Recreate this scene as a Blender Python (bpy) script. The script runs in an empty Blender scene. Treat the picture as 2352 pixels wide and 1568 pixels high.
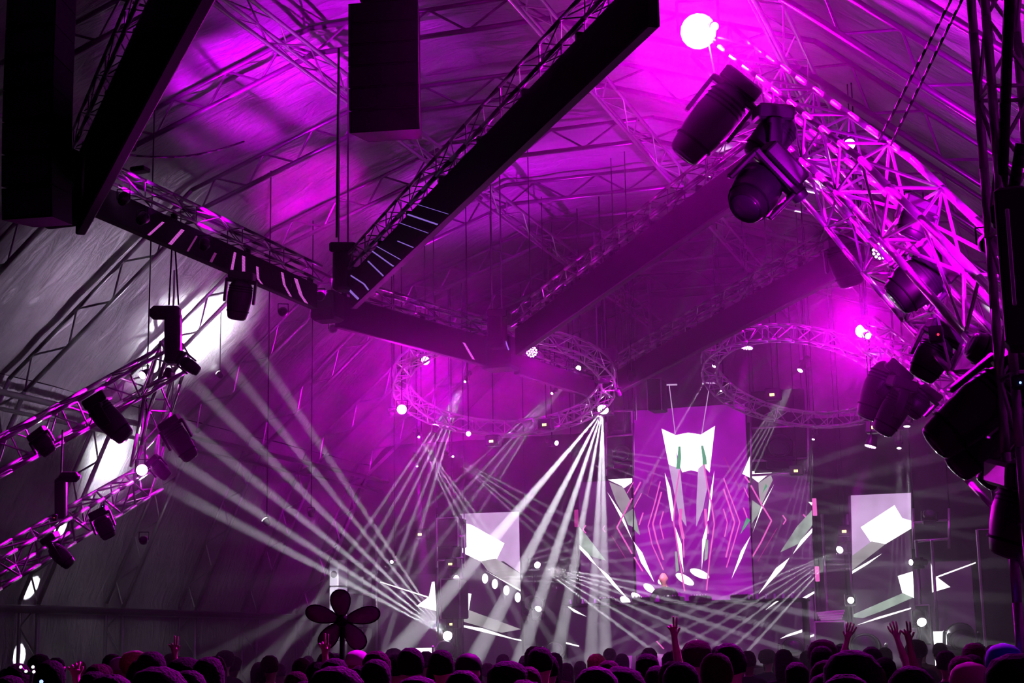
import bpy, math, random
from mathutils import Vector, Matrix
random.seed(7)
R = math.radians
sc = bpy.context.scene
COL = sc.collection

# ------------------------------------------------------------------ camera
F, CX, CY = 3659.0, 1176.0, 784.0
YAW, PIT, ROLL = R(18.9), R(11.0), R(1.0)
CAM = Vector((0, 0, 1.75))
FW = Vector((-math.sin(YAW) * math.cos(PIT), math.cos(YAW) * math.cos(PIT), math.sin(PIT)))
_r0 = Vector((math.cos(YAW), math.sin(YAW), 0)); _u0 = _r0.cross(FW)
RT = _r0 * math.cos(ROLL) - _u0 * math.sin(ROLL)
UP = _u0 * math.cos(ROLL) + _r0 * math.sin(ROLL)
cd = bpy.data.cameras.new('camera'); cd.lens = F / 2352 * 36; cd.sensor_width = 36; cd.clip_start = 0.05; cd.clip_end = 200
co = bpy.data.objects.new('camera', cd); COL.objects.link(co)
m = Matrix((RT, UP, -FW)).transposed().to_4x4(); m.translation = CAM
co.matrix_world = m
sc.camera = co

# ------------------------------------------------------------------ world, exposure, sampling
w = bpy.data.worlds.new('world'); sc.world = w; w.use_nodes = True
w.node_tree.nodes['Background'].inputs[0].default_value = (0.02, 0.0, 0.03, 1)
w.node_tree.nodes['Background'].inputs[1].default_value = 0.02
sc.view_settings.view_transform = 'Standard'; sc.view_settings.look = 'None'
sc.view_settings.exposure = 0.0; sc.view_settings.gamma = 1.0; sc.view_settings.use_curve_mapping = False
cy = sc.cycles
cy.use_denoising = True; cy.use_light_tree = True
cy.volume_bounces = 0; cy.max_bounces = 3; cy.diffuse_bounces = 1; cy.glossy_bounces = 2; cy.transmission_bounces = 2
cy.transparent_max_bounces = 6
cy.use_adaptive_sampling = True; cy.adaptive_threshold = 0.2
cy.caustics_reflective = False; cy.caustics_refractive = False
cy.sample_clamp_indirect = 2.0; cy.sample_clamp_direct = 0.0

PURPLE = (0.62, 0.0, 0.85)
MAGENTA = (0.85, 0.0, 0.9)
WHITE = (0.93, 0.92, 1.0)
GLOW = 1.0     # common factor on the rig's lamps

def ray(px, py): return FW + RT * ((px - CX) / F) + UP * ((CY - py) / F)
def PD(px, py, d): return CAM + ray(px, py) * d
def PY(px, py, Y): r = ray(px, py); return CAM + r * (Y / r.y)
def PZ(px, py, Z): r = ray(px, py); return CAM + r * ((Z - 1.75) / r.z)

# ------------------------------------------------------------------ materials
def node_mat(name):
    mt = bpy.data.materials.new(name); mt.use_nodes = True
    nt = mt.node_tree; return mt, nt, nt.nodes['Principled BSDF']
def mat(name, col, rough=0.5, metal=0.0, noise=0.0, nscale=8.0, bump=0.0, emit=None, es=0.0, spec=0.5):
    mt, nt, b = node_mat(name)
    b.inputs['Base Color'].default_value = (*col, 1); b.inputs['Roughness'].default_value = rough
    b.inputs['Metallic'].default_value = metal; b.inputs['Specular IOR Level'].default_value = spec
    tc = nt.nodes.new('ShaderNodeTexCoord'); n = nt.nodes.new('ShaderNodeTexNoise')
    n.inputs['Scale'].default_value = nscale; n.inputs['Detail'].default_value = 4
    nt.links.new(tc.outputs['Object'], n.inputs['Vector'])
    if noise:
        mx = nt.nodes.new('ShaderNodeMix'); mx.data_type = 'RGBA'
        mx.inputs[6].default_value = (*[c * (1 - noise) for c in col], 1)
        mx.inputs[7].default_value = (*[min(1, c * (1 + noise)) for c in col], 1)
        nt.links.new(n.outputs['Fac'], mx.inputs[0]); nt.links.new(mx.outputs[2], b.inputs['Base Color'])
    if bump:
        bp = nt.nodes.new('ShaderNodeBump'); bp.inputs['Strength'].default_value = bump; bp.inputs['Distance'].default_value = 0.05
        nt.links.new(n.outputs['Fac'], bp.inputs['Height']); nt.links.new(bp.outputs[0], b.inputs['Normal'])
    if emit:
        b.inputs['Emission Color'].default_value = (*emit, 1); b.inputs['Emission Strength'].default_value = es
    return mt
def screen_mat(name, col, es, noise=0.0, dots=0.0, nscale=1.5):
    """an LED surface: dark face, pixels that give off the given colour"""
    mt, nt, b = node_mat(name)
    b.inputs['Base Color'].default_value = (0.01, 0.01, 0.012, 1); b.inputs['Roughness'].default_value = 0.5
    b.inputs['Emission Color'].default_value = (*col, 1); b.inputs['Emission Strength'].default_value = es
    tc = nt.nodes.new('ShaderNodeTexCoord'); last = None
    if noise:
        n = nt.nodes.new('ShaderNodeTexNoise'); n.inputs['Scale'].default_value = nscale; n.inputs['Detail'].default_value = 3
        mr = nt.nodes.new('ShaderNodeMapRange'); mr.inputs[1].default_value = 0.3; mr.inputs[2].default_value = 0.7
        mr.inputs[3].default_value = es * (1 - noise); mr.inputs[4].default_value = es * (1 + noise)
        nt.links.new(tc.outputs['Object'], n.inputs['Vector']); nt.links.new(n.outputs['Fac'], mr.inputs[0]); last = mr.outputs[0]
    if dots:
        wv = nt.nodes.new('ShaderNodeTexWave'); wv.inputs['Scale'].default_value = dots; wv.bands_direction = 'Z'
        nt.links.new(tc.outputs['Object'], wv.inputs['Vector'])
        ml = nt.nodes.new('ShaderNodeMath'); ml.operation = 'MULTIPLY'
        nt.links.new(wv.outputs['Fac'], ml.inputs[0])
        if last: nt.links.new(last, ml.inputs[1])
        else: ml.inputs[1].default_value = es * 1.5
        last = ml.outputs[0]
    if last: nt.links.new(last, b.inputs['Emission Strength'])
    return mt

M = {}
M['alu'] = mat('brushed_aluminium', (0.62, 0.61, 0.63), 0.32, 0.85, noise=0.12, nscale=30)
M['galv'] = mat('galvanised_steel', (0.25, 0.25, 0.26), 0.34, 0.8, noise=0.2, nscale=12)
M['black'] = mat('black_powder_coat', (0.008, 0.008, 0.009), 0.6, 0, noise=0.3, nscale=10, spec=0.05)
M['dark_alu'] = mat('black_painted_truss_tube', (0.10, 0.09, 0.11), 0.3, 0.8, noise=0.3, nscale=20)
M['plastic'] = mat('black_fixture_plastic', (0.012, 0.011, 0.014), 0.42, 0, noise=0.3, nscale=6, spec=0.25)
M['rubber'] = mat('black_cable_rubber', (0.01, 0.01, 0.01), 0.6, spec=0.05)
M['cloth'] = mat('black_stage_cloth', (0.012, 0.010, 0.014), 0.9, 0, noise=0.4, nscale=3, bump=0.4, spec=0.05)
M['grille'] = mat('dark_speaker_grille', (0.014, 0.014, 0.016), 0.7, 0.0, noise=0.5, nscale=60, spec=0.1)
M['greybox'] = mat('pale_grey_cabinet_paint', (0.30, 0.30, 0.32), 0.5, 0, noise=0.15, nscale=8)
M['wood'] = mat('trampled_floor_matting', (0.03, 0.028, 0.026), 0.9, 0, noise=0.5, nscale=2, spec=0.05)
M['deck'] = mat('black_stage_deck', (0.02, 0.02, 0.022), 0.6, 0, noise=0.4, nscale=4, spec=0.05)
M['lens_p'] = mat('lit_magenta_lens', (0.1, 0, 0.1), 0.2, emit=(1.0, 0.35, 1.0), es=14)
M['lens_w'] = mat('lit_white_lens', (0.3, 0.3, 0.3), 0.2, emit=(1.0, 0.97, 1.0), es=25)
M['lens_off'] = mat('unlit_glass_lens', (0.03, 0.02, 0.04), 0.08, 0, spec=0.9)
M['led_y'] = mat('lit_yellow_display', (0.1, 0.1, 0), 0.4, emit=(1.0, 0.85, 0.25), es=2.5)
M['led_b'] = mat('lit_blue_indicator', (0, 0, 0.1), 0.4, emit=(0.2, 0.3, 1.0), es=3)
M['led_r'] = mat('lit_red_indicator', (0.1, 0, 0), 0.4, emit=(1.0, 0.03, 0.12), es=1.2)
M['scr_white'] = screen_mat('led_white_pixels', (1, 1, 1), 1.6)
M['scr_grey'] = screen_mat('led_grey_pixels', (0.85, 0.82, 0.83), 0.42, noise=0.4)
M['scr_greygreen'] = screen_mat('led_grey_green_pixels', (0.62, 0.80, 0.66), 0.5, noise=0.4, nscale=3)
M['scr_green'] = screen_mat('led_green_pixels', (0.08, 0.55, 0.25), 0.7)
M['scr_pink'] = screen_mat('led_pink_pixels', (0.95, 0.14, 0.62), 0.95)
M['scr_dpink'] = screen_mat('led_deep_pink_pixels', (0.75, 0.05, 0.40), 0.5)
M['scr_purple'] = screen_mat('led_purple_pixels', (0.34, 0.0, 0.42), 0.75, noise=0.5, nscale=0.8)
M['scr_mauve'] = screen_mat('led_mauve_pixels', (0.26, 0.04, 0.30), 0.26, noise=0.7, nscale=1.0)
M['scr_dark'] = screen_mat('led_dark_pixels', (0.12, 0.03, 0.14), 0.16, noise=0.5)
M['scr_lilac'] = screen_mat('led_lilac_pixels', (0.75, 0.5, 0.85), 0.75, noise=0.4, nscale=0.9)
M['strip_m'] = screen_mat('led_strip_magenta', (0.9, 0.14, 0.85), 0.75, dots=22)
M['strip_d'] = screen_mat('led_strip_dim_magenta', (0.8, 0.08, 0.7), 0.25, dots=22)
M['strip_b'] = screen_mat('led_strip_violet', (0.40, 0.20, 0.95), 0.8, dots=22)
M['skin'] = mat('skin', (0.55, 0.33, 0.26), 0.55, noise=0.08)
M['skin2'] = mat('darker_skin', (0.22, 0.12, 0.08), 0.55, noise=0.08)
M['shirt'] = mat('black_cotton', (0.012, 0.012, 0.016), 0.85, noise=0.3, bump=0.2, spec=0.05)
M['shirt2'] = mat('navy_cotton', (0.015, 0.02, 0.05), 0.85, noise=0.3, bump=0.2, spec=0.05)
M['shirt3'] = mat('burgundy_cotton', (0.09, 0.012, 0.03), 0.85, noise=0.3, bump=0.2, spec=0.05)
M['red'] = mat('red_cotton', (0.50, 0.03, 0.02), 0.85, noise=0.3, bump=0.2)
M['jeans'] = mat('dark_denim', (0.02, 0.025, 0.05), 0.9, noise=0.3, spec=0.05)
M['hair'] = mat('dark_hair', (0.005, 0.004, 0.004), 0.8, noise=0.5, nscale=60, bump=0.6, spec=0.05)
M['hair_b'] = mat('brown_hair', (0.022, 0.012, 0.008), 0.8, noise=0.5, nscale=60, bump=0.6, spec=0.05)
M['hair_g'] = mat('ginger_blond_hair', (0.65, 0.35, 0.12), 0.55, noise=0.4, nscale=60, bump=0.6)
M['cap_w'] = mat('white_cap_cloth', (0.7, 0.68, 0.7), 0.8, noise=0.1)
M['cap_b'] = mat('blue_hat_cloth', (0.02, 0.05, 0.55), 0.8, noise=0.2)
M['cap_p'] = mat('pink_hood_cloth', (0.40, 0.05, 0.25), 0.8, noise=0.3, bump=0.3)
M['petal'] = mat('translucent_petal_film', (0.10, 0.015, 0.10), 0.6, noise=0.5, nscale=12, bump=0.3)
M['teal'] = mat('clear_cup_plastic', (0.5, 0.6, 0.65), 0.3)

def fabric_mat():
    mt, nt, b = node_mat('silver_grey_tent_fabric')
    b.inputs['Roughness'].default_value = 0.42; b.inputs['Specular IOR Level'].default_value = 0.8
    b.inputs['Metallic'].default_value = 0.25
    tc = nt.nodes.new('ShaderNodeTexCoord')
    mp = nt.nodes.new('ShaderNodeMapping'); mp.inputs['Scale'].default_value = (1.0, 3.2, 1.0); mp.inputs['Rotation'].default_value = (0, 0.3, 0.5)
    n1 = nt.nodes.new('ShaderNodeTexNoise'); n1.inputs['Scale'].default_value = 1.6; n1.inputs['Detail'].default_value = 8; n1.inputs['Distortion'].default_value = 1.2
    n2 = nt.nodes.new('ShaderNodeTexNoise'); n2.inputs['Scale'].default_value = 0.7; n2.inputs['Detail'].default_value = 3
    nt.links.new(tc.outputs['Object'], mp.inputs['Vector']); nt.links.new(mp.outputs[0], n1.inputs['Vector']); nt.links.new(tc.outputs['Object'], n2.inputs['Vector'])
    cr = nt.nodes.new('ShaderNodeValToRGB')
    cr.color_ramp.elements[0].position = 0.35; cr.color_ramp.elements[0].color = (0.22, 0.22, 0.235, 1)
    cr.color_ramp.elements[1].position = 0.68; cr.color_ramp.elements[1].color = (0.42, 0.42, 0.43, 1)
    nt.links.new(n2.outputs['Fac'], cr.inputs[0]); nt.links.new(cr.outputs[0], b.inputs['Base Color'])
    bp = nt.nodes.new('ShaderNodeBump'); bp.inputs['Strength'].default_value = 0.5; bp.inputs['Distance'].default_value = 0.16
    nt.links.new(n1.outputs['Fac'], bp.inputs['Height']); nt.links.new(bp.outputs[0], b.inputs['Normal'])
    return mt
M['fabric'] = fabric_mat()

for _m in M.values(): _m.cycles.emission_sampling = 'NONE'     # small emitters: the lamps' own lights carry their light

# ------------------------------------------------------------------ mesh helpers
class MB:
    def __init__(s): s.v = []; s.f = []; s.mi = []
    def add(s, vs, fs, mi=0):
        o = len(s.v); s.v += [Vector(v) for v in vs]
        for f in fs: s.f.append([i + o for i in f]); s.mi.append(mi)
    def tube(s, p, q, r, n=6, r2=None, mi=0):
        p, q = Vector(p), Vector(q); d = q - p
        if d.length < 1e-5: return
        r2 = r if r2 is None else r2
        a = d.orthogonal().normalized(); b = d.normalized().cross(a)
        vs = []
        for c, rr in ((p, r), (q, r2)):
            for k in range(n):
                t = 2 * math.pi * k / n; vs.append(c + a * (math.cos(t) * rr) + b * (math.sin(t) * rr))
        fs = [[k, (k + 1) % n, n + (k + 1) % n, n + k] for k in range(n)] + [list(range(n))[::-1], list(range(n, 2 * n))]
        s.add(vs, fs, mi)
    def path(s, pts, r, n=6, closed=False):
        k = len(pts)
        for i in range(k if closed else k - 1): s.tube(pts[i], pts[(i + 1) % k], r, n)
    def box(s, c, dx, dy, dz, X=(1, 0, 0), Y=(0, 1, 0), Z=(0, 0, 1), bev=0.0, mi=0):
        c = Vector(c); X, Y, Z = Vector(X), Vector(Y), Vector(Z)
        if bev <= 0:
            vs = [c + X * (sx * dx / 2) + Y * (sy * dy / 2) + Z * (sz * dz / 2) for sx in (-1, 1) for sy in (-1, 1) for sz in (-1, 1)]
            fs = [[0, 1, 3, 2], [4, 6, 7, 5], [0, 4, 5, 1], [2, 3, 7, 6], [0, 2, 6, 4], [1, 5, 7, 3]]
            s.add(vs, fs, mi); return
        prof = []
        for (sx, sy) in ((1, 1), (-1, 1), (-1, -1), (1, -1)):
            cxx, cyy = sx * (dx / 2 - bev), sy * (dy / 2 - bev)
            a0 = {(1, 1): 0, (-1, 1): 90, (-1, -1): 180, (1, -1): 270}[(sx, sy)]
            for a in (0, 45, 90): t = R(a0 + a); prof.append((cxx + bev * math.cos(t), cyy + bev * math.sin(t)))
        kx, ky = (dx - 2 * bev) / dx, (dy - 2 * bev) / dy
        rings = [(-dz / 2, kx, ky), (-dz / 2 + bev, 1, 1), (dz / 2 - bev, 1, 1), (dz / 2, kx, ky)]
        s.loft([[c + X * (x * a) + Y * (y * b) + Z * z for x, y in prof] for z, a, b in rings], mi)
    def loft(s, rings, mi=0, cap=True):
        n = len(rings[0]); vs = [v for r_ in rings for v in r_]; fs = []
        for i in range(len(rings) - 1):
            for k in range(n): fs.append([i * n + k, i * n + (k + 1) % n, (i + 1) * n + (k + 1) % n, (i + 1) * n + k])
        if cap: fs += [list(range(n))[::-1], [(len(rings) - 1) * n + k for k in range(n)]]
        s.add(vs, fs, mi)
    def lathe(s, c, ax, prof, n=16, sx=1.0, sy=1.0, X=None, mi=0, cap=True):
        """prof: (distance along ax, radius)"""
        c = Vector(c); ax = Vector(ax).normalized()
        a = (Vector(X) - ax * Vector(X).dot(ax)).normalized() if X is not None else ax.orthogonal().normalized()
        b = ax.cross(a)
        s.loft([[c + ax * h + a * (math.cos(2 * math.pi * k / n) * r * sx) + b * (math.sin(2 * math.pi * k / n) * r * sy) for k in range(n)] for h, r in prof], mi, cap)
    def prism(s, poly, off, mi=0):
        n = len(poly); off = Vector(off)
        vs = [Vector(p) for p in poly] + [Vector(p) + off for p in poly]
        s.add(vs, [list(range(n))[::-1], list(range(n, 2 * n))] + [[k, (k + 1) % n, n + (k + 1) % n, n + k] for k in range(n)], mi)
    def build(s, name, mats, parent=None, smooth=False):
        o0 = parent.get('_org') if parent is not None else None
        org = Vector(o0) if o0 is not None else Vector((0, 0, 0))
        me = bpy.data.meshes.new(name); me.from_pydata([v - org for v in s.v], [], s.f)
        for mm in (mats if isinstance(mats, (list, tuple)) else [mats]): me.materials.append(mm)
        if any(s.mi): me.polygons.foreach_set('material_index', s.mi)
        if smooth: me.polygons.foreach_set('use_smooth', [True] * len(me.polygons))
        me.update()
        o = bpy.data.objects.new(name, me); COL.objects.link(o)
        if parent is not None:
            o.parent = parent
            if o0 is not None: o['_org'] = o0
        return o

def tag(o, label=None, cat=None, group=None, kind=None):
    if label: o['label'] = label
    if cat: o['category'] = cat
    if group: o['group'] = group
    if kind: o['kind'] = kind
    return o
def thing(name, loc, label, cat, group=None):
    o = bpy.data.objects.new(name, None); COL.objects.link(o); o.location = loc; o.empty_display_size = 0.2
    o['_org'] = tuple(loc)
    return tag(o, label, cat, group)
def solo(name, mb, mt, label, cat, group=None, smooth=False, loc=None):
    """a thing that is one mesh, its origin at its own base"""
    vs = mb.v; lo = Vector((sum(v.x for v in vs) / len(vs), sum(v.y for v in vs) / len(vs), min(v.z for v in vs))) if loc is None else Vector(loc)
    mb.v = [v - lo for v in mb.v]; o = mb.build(name, mt, None, smooth); o.location = lo
    return tag(o, label, cat, group)
def child_light(root, kind, pos, energy, col, aim=None, deg=60, blend=0.5, size=0.05):
    l = bpy.data.lights.new('lamp_light', kind); l.energy = energy * GLOW; l.color = col; l.shadow_soft_size = size
    if kind == 'SPOT': l.spot_size = R(deg); l.spot_blend = blend
    o = bpy.data.objects.new('lamp_light', l); COL.objects.link(o)
    org = Vector(root['_org']); o.parent = root; o.location = Vector(pos) - org
    if aim is not None: o.rotation_euler = (Vector(aim) - Vector(pos)).to_track_quat('-Z', 'Y').to_euler()
    return o

# ------------------------------------------------------------------ the tent
PROF = [(-16.5, 0.0), (-16.5, 2.67), (-15.05, 5.83), (-12.0, 8.43), (-8.85, 9.53), (-5.6, 9.53), (-2.5, 8.43), (0.55, 5.83), (2.0, 2.67), (2.0, 0.0)]
def offset_prof(prof, d):
    out = []
    for i, (x, z) in enumerate(prof):
        ns = []
        for a, b in ((i - 1, i), (i, i + 1)):
            if a < 0 or b >= len(prof): continue
            dx, dz = prof[b][0] - prof[a][0], prof[b][1] - prof[a][1]; L = math.hypot(dx, dz); ns.append((-dz / L, dx / L))
        nx, nz = sum(n[0] for n in ns), sum(n[1] for n in ns); L = math.hypot(nx, nz)
        k = d / max(0.5, (nx / L * ns[0][0] + nz / L * ns[0][1]))
        out.append((x + nx / L * k, z + nz / L * k))
    return out
ARCH_Y = [25.8 + 2.6 * k for k in range(-10, 4)]      # 5.0 .. 33.6
Y0, Y1 = -3.0, 36.5
P_OUT = offset_prof(PROF, 0.36); P_SKIN = offset_prof(PROF, 0.46)

def HIT(px, py, inset=0.0):
    """point where the picture ray meets the tent cloth"""
    r = ray(px, py); best = None
    for (x0, z0), (x1, z1) in zip(P_SKIN, P_SKIN[1:]):
        # solve CAM + r t on the segment in the XZ plane
        ex, ez = x1 - x0, z1 - z0; den = r.x * ez - r.z * ex
        if abs(den) < 1e-9: continue
        qx, qz = x0 - CAM.x, z0 - CAM.z
        t = (qx * ez - qz * ex) / den; u = (qx * r.z - qz * r.x) / den
        if t > 0.5 and -0.001 <= u <= 1.001 and (best is None or t < best[0]):
            L = math.hypot(ex, ez); best = (t, Vector((ez / L, 0, -ex / L)))
    p = CAM + r * best[0]
    return p + best[1] * inset
def roof_z(x):
    for (x0, z0), (x1, z1) in zip(P_SKIN, P_SKIN[1:]):
        if x0 < x <= x1: return z0 + (z1 - z0) * (x - x0) / (x1 - x0) + .01
    return 2.0
def membrane(i0, i1, name, sag=0.16, su=10, sv=6):
    pts = []
    for i in range(i0, i1):
        (x0, z0), (x1, z1) = P_SKIN[i], P_SKIN[i + 1]
        dx, dz = x1 - x0, z1 - z0; L = math.hypot(dx, dz)
        for k in range(su + (1 if i == i1 - 1 else 0)):
            t = k / su; pts.append((x0 + dx * t, max(0, z0 + dz * t), -dz / L, dx / L, math.sin(math.pi * t)))
    ys = [Y0]
    ay = [Y0] + ARCH_Y + [Y1]
    ys = []
    for a, b in zip(ay[:-1], ay[1:]):
        for k in range(sv): ys.append((a + (b - a) * k / sv, math.sin(math.pi * k / sv)))
    ys.append((Y1, 0))
    mb = MB(); vs = []
    rnd = random.Random(3)
    for (y, sy) in ys:
        for (x, z, nx, nz, st) in pts:
            d = sag * sy * (0.35 + 0.65 * st) * 0.9 + 0.025 * math.sin(x * 5.1 + y * 3.3) * math.sin(z * 4.3 - y * 2.1) + rnd.uniform(-.008, .008)
            zz = z + nz * d if z > 0.01 else 0
            vs.append((x + nx * d, y, zz))
    n = len(pts); fs = []
    for j in range(len(ys) - 1):
        for k in range(n - 1): a = j * n + k; fs.append([a, a + 1, a + n + 1, a + n])
    mb.add(vs, fs)
    return tag(mb.build(name, M['fabric'], None, True), kind='structure')
membrane(2, 7, 'ceiling')
membrane(0, 2, 'wall_left')
membrane(7, 9, 'wall_right')
mb = MB(); poly = [(x, z) for x, z in P_SKIN]; mb.prism([(x, Y1, z) for x, z in poly], (0, 0.05, 0)); tag(mb.build('wall_back', M['fabric']), kind='structure')
mb = MB(); mb.prism([(x, Y0, z) for x, z in poly], (0, -0.05, 0)); tag(mb.build('wall_front', M['cloth']), kind='structure')
mb = MB(); mb.box((-7.25, 16.75, -0.05), 22, 40, 0.1); tag(mb.build('floor', M['wood']), kind='structure')

NUM = ['first', 'second', 'third', 'fourth', 'fifth', 'sixth', 'seventh', 'eighth', 'ninth', 'tenth', 'eleventh', 'twelfth', 'thirteenth', 'fourteenth', 'fifteenth']
def arch(y, k):
    t = thing('arch_truss', (-7.25, y, 0), 'silver tent arch of two tubes with zigzag braces, %s from the back of the tent' % NUM[k], 'roof truss', 'tent roof arches')
    for nm, pr, r in (('inner_tube', PROF, 0.038), ('outer_tube', P_OUT, 0.034)):
        mb = MB(); mb.path([(x, y, max(z, 0)) for x, z in pr], r, 8); mb.build(nm, M['galv'], t, True)
    mb = MB()
    for i in range(len(PROF) - 1):
        (a0, b0), (a1, b1) = PROF[i], PROF[i + 1]; (c0, d0), (c1, d1) = P_OUT[i], P_OUT[i + 1]
        L = math.hypot(a1 - a0, b1 - b0); n = max(2, round(L / 0.95))
        for s in range(n):
            u0, u1, um = s / n, (s + 1) / n, (s + .5) / n
            A = (a0 + (a1 - a0) * u0, y, b0 + (b1 - b0) * u0); B = (a0 + (a1 - a0) * u1, y, b0 + (b1 - b0) * u1)
            Mi = (c0 + (c1 - c0) * um, y, max(0, d0 + (d1 - d0) * um))
            mb.tube(A, Mi, 0.017, 5); mb.tube(Mi, B, 0.017, 5)
    mb.build('zigzag_brace', M['galv'], t)
for k, y in enumerate(reversed(ARCH_Y)): arch(y, k)

def long_truss(i, label, w=0.3, n_ch=3):
    """triangular purlin truss along the tent under arch knot i"""
    x, z = PROF[i]; t = thing('ridge_truss', (x, Y0, z), label, 'roof truss', 'long roof trusses')
    cs = [(x - w / 2, z - 0.07), (x + w / 2, z - 0.07), (x, z - 0.07 - w * 0.9)]
    for cx_, cz_ in cs:
        mb = MB(); mb.tube((cx_, Y0, cz_), (cx_, Y1 - 0.1, cz_), 0.027, 8); mb.build('chord', M['alu'], t, True)
    mb = MB(); n = 46; dy = (Y1 - .1 - Y0) / n
    for s in range(n):
        for a, b in ((0, 1), (1, 2), (2, 0)):
            ya, yb = Y0 + s * dy, Y0 + (s + 1) * dy
            if s % 2: a, b = b, a
            mb.tube((cs[a][0], ya, cs[a][1]), (cs[b][0], yb, cs[b][1]), 0.012, 5)
    mb.build('lacing', M['alu'], t)
long_truss(4, 'triangular lattice truss running lengthwise at the left edge of the flat roof top')
long_truss(5, 'triangular lattice truss running lengthwise at the right edge of the flat roof top')
long_truss(6, 'triangular lattice truss running lengthwise down the right roof slope')
def purlin(x, z, label, r=0.045):
    mb = MB(); mb.tube((x, Y0, z), (x, 34.5, z), r, 8); solo('eave_tube', mb, M['galv'], label, 'tube', 'lengthwise tent tubes', True)
purlin(-16.43, 2.58, 'thick steel eave tube low on the left tent wall', 0.07)
purlin(-14.98, 5.72, 'bright steel tube along the bend halfway up the left tent side', 0.05)
purlin(-15.12, 5.50, 'lower parallel tube just under the bend of the left tent side', 0.035)
purlin(-11.95, 8.32, 'thin steel tube along the upper bend of the left roof slope', 0.03)
purlin(0.48, 5.72, 'steel tube along the bend of the right tent side', 0.05)
purlin(1.93, 2.58, 'thick steel eave tube low on the right tent wall', 0.07)

# ------------------------------------------------------------------ rigging trusses
def frames(pts, closed=False):
    n = len(pts); out = []
    for i in range(n):
        a = pts[(i - 1) % n] if (closed or i > 0) else pts[i]
        b = pts[(i + 1) % n] if (closed or i < n - 1) else pts[i]
        d = (b - a).normalized(); s = d.cross(Vector((0, 0, 1)))
        s = s.normalized() if s.length > 0.15 else RT.copy()
        out.append((d, s, s.cross(d).normalized()))
    return out
def truss(name, pts, w, label, group=None, bay=None, r=0.025, rb=0.011, closed=False, nch=4, cat='truss', mt='alu', roll=0.0, upv=None):
    pts = [Vector(p) for p in pts]
    # resample into bays
    seg = list(zip(pts, pts[1:] + ([pts[0]] if closed else [])))[:len(pts) if closed else len(pts) - 1]
    bay = bay or w
    P = []
    for a, b in seg:
        k = max(1, round((b - a).length / bay))
        P += [a.lerp(b, i / k) for i in range(k)]
    if not closed: P.append(pts[-1])
    fr = frames(P, closed)
    if upv is not None:
        fr = [(d, d.cross(Vector(upv)).normalized(), d.cross(Vector(upv)).normalized().cross(d).normalized()) for d, s, u in fr]
    lo = min(P, key=lambda v: v.z)
    t = thing(name, lo, label, cat, group)
    offs = [(-1, -1), (1, -1), (1, 1), (-1, 1)] if nch == 4 else [(-1, -1), (1, -1), (0, 0.8)]
    cr, sr = math.cos(roll), math.sin(roll)
    ch = [[p + (s * (ox * cr - oy * sr) + u * (ox * sr + oy * cr)) * (w / 2) for p, (d, s, u) in zip(P, fr)] for ox, oy in offs]
    for c in ch:
        mb = MB(); mb.path(c, r, 7, closed); mb.build('chord', M[mt], t, True)
    mb = MB(); n = len(P)
    for i in range(n if closed else n - 1):
        j = (i + 1) % n
        for a in range(nch):
            b = (a + 1) % nch
            if (i + a) % 2: mb.tube(ch[a][i], ch[b][j], rb, 5)
            else: mb.tube(ch[b][i], ch[a][j], rb, 5)
            if i % 2 == 0: mb.tube(ch[a][i], ch[b][i], rb, 5)
    mb.build('lacing', M[mt], t)
    return t

def led_beam(A, B, h, label, strips=(), th=0.10, gap=0.04, tw=0.20, nm='fascia_truss', side=None):
    """a lattice truss with a deep black LED fascia hung under it; strips = (u0,u1 at bottom, slant, width, material)"""
    A, B = Vector(A), Vector(B); d = (B - A).normalized(); L = (B - A).length
    s = d.cross(Vector((0, 0, 1))).normalized()
    if s.dot(CAM - A) < 0: s = -s      # outward side faces the audience area
    up = Vector((0, 0, 1))
    zt = h / 2 + gap + tw / 2
    t = truss(nm, [A + up * zt, B + up * zt], tw, label, 'black fascia trusses of the stage rig', bay=0.55, r=0.020, rb=0.007, mt='dark_alu')
    mb = MB(); mb.box((A + B) / 2, L, th, h, d, s, up, bev=0.012); f = mb.build('led_fascia', M['black'], t)
    P0 = A + s * (th / 2 + .001); den_n = s
    for pts, wpx, mm in strips:
        # picture polyline dropped onto the fascia's face, then kept in beam coordinates (along, up)
        uz = []
        for (px, py) in pts:
            r = ray(px, py); tt = (P0 - CAM).dot(s) / r.dot(s); q = CAM + r * tt - P0
            uz.append((q.dot(d), max(-h / 2 + .01, min(h / 2 - .01, q.dot(up)))))
        wd = wpx * (P0 - CAM).length / F * 1.5
        mb = MB()
        for (a0, z0), (a1, z1) in zip(uz, uz[1:]):
            q = [P0 + d * a0 + up * z0, P0 + d * (a0 + wd) + up * z0, P0 + d * (a1 + wd) + up * z1, P0 + d * a1 + up * z1]
            mb.prism(q, s * 0.008)
        mb.build('lit_strip', M[mm], f)
    n = max(2, int(L / 1.4))
    for i in range(n + 1):
        c = A.lerp(B, (i + .08) / (n + .16)) + up * (h / 2); mb = MB()
        mb.box(c + up * gap / 2, 0.05, 0.06, gap + 0.06, d, s, up); mb.build('hanging_bracket', M['black'], t)
    return t

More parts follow.
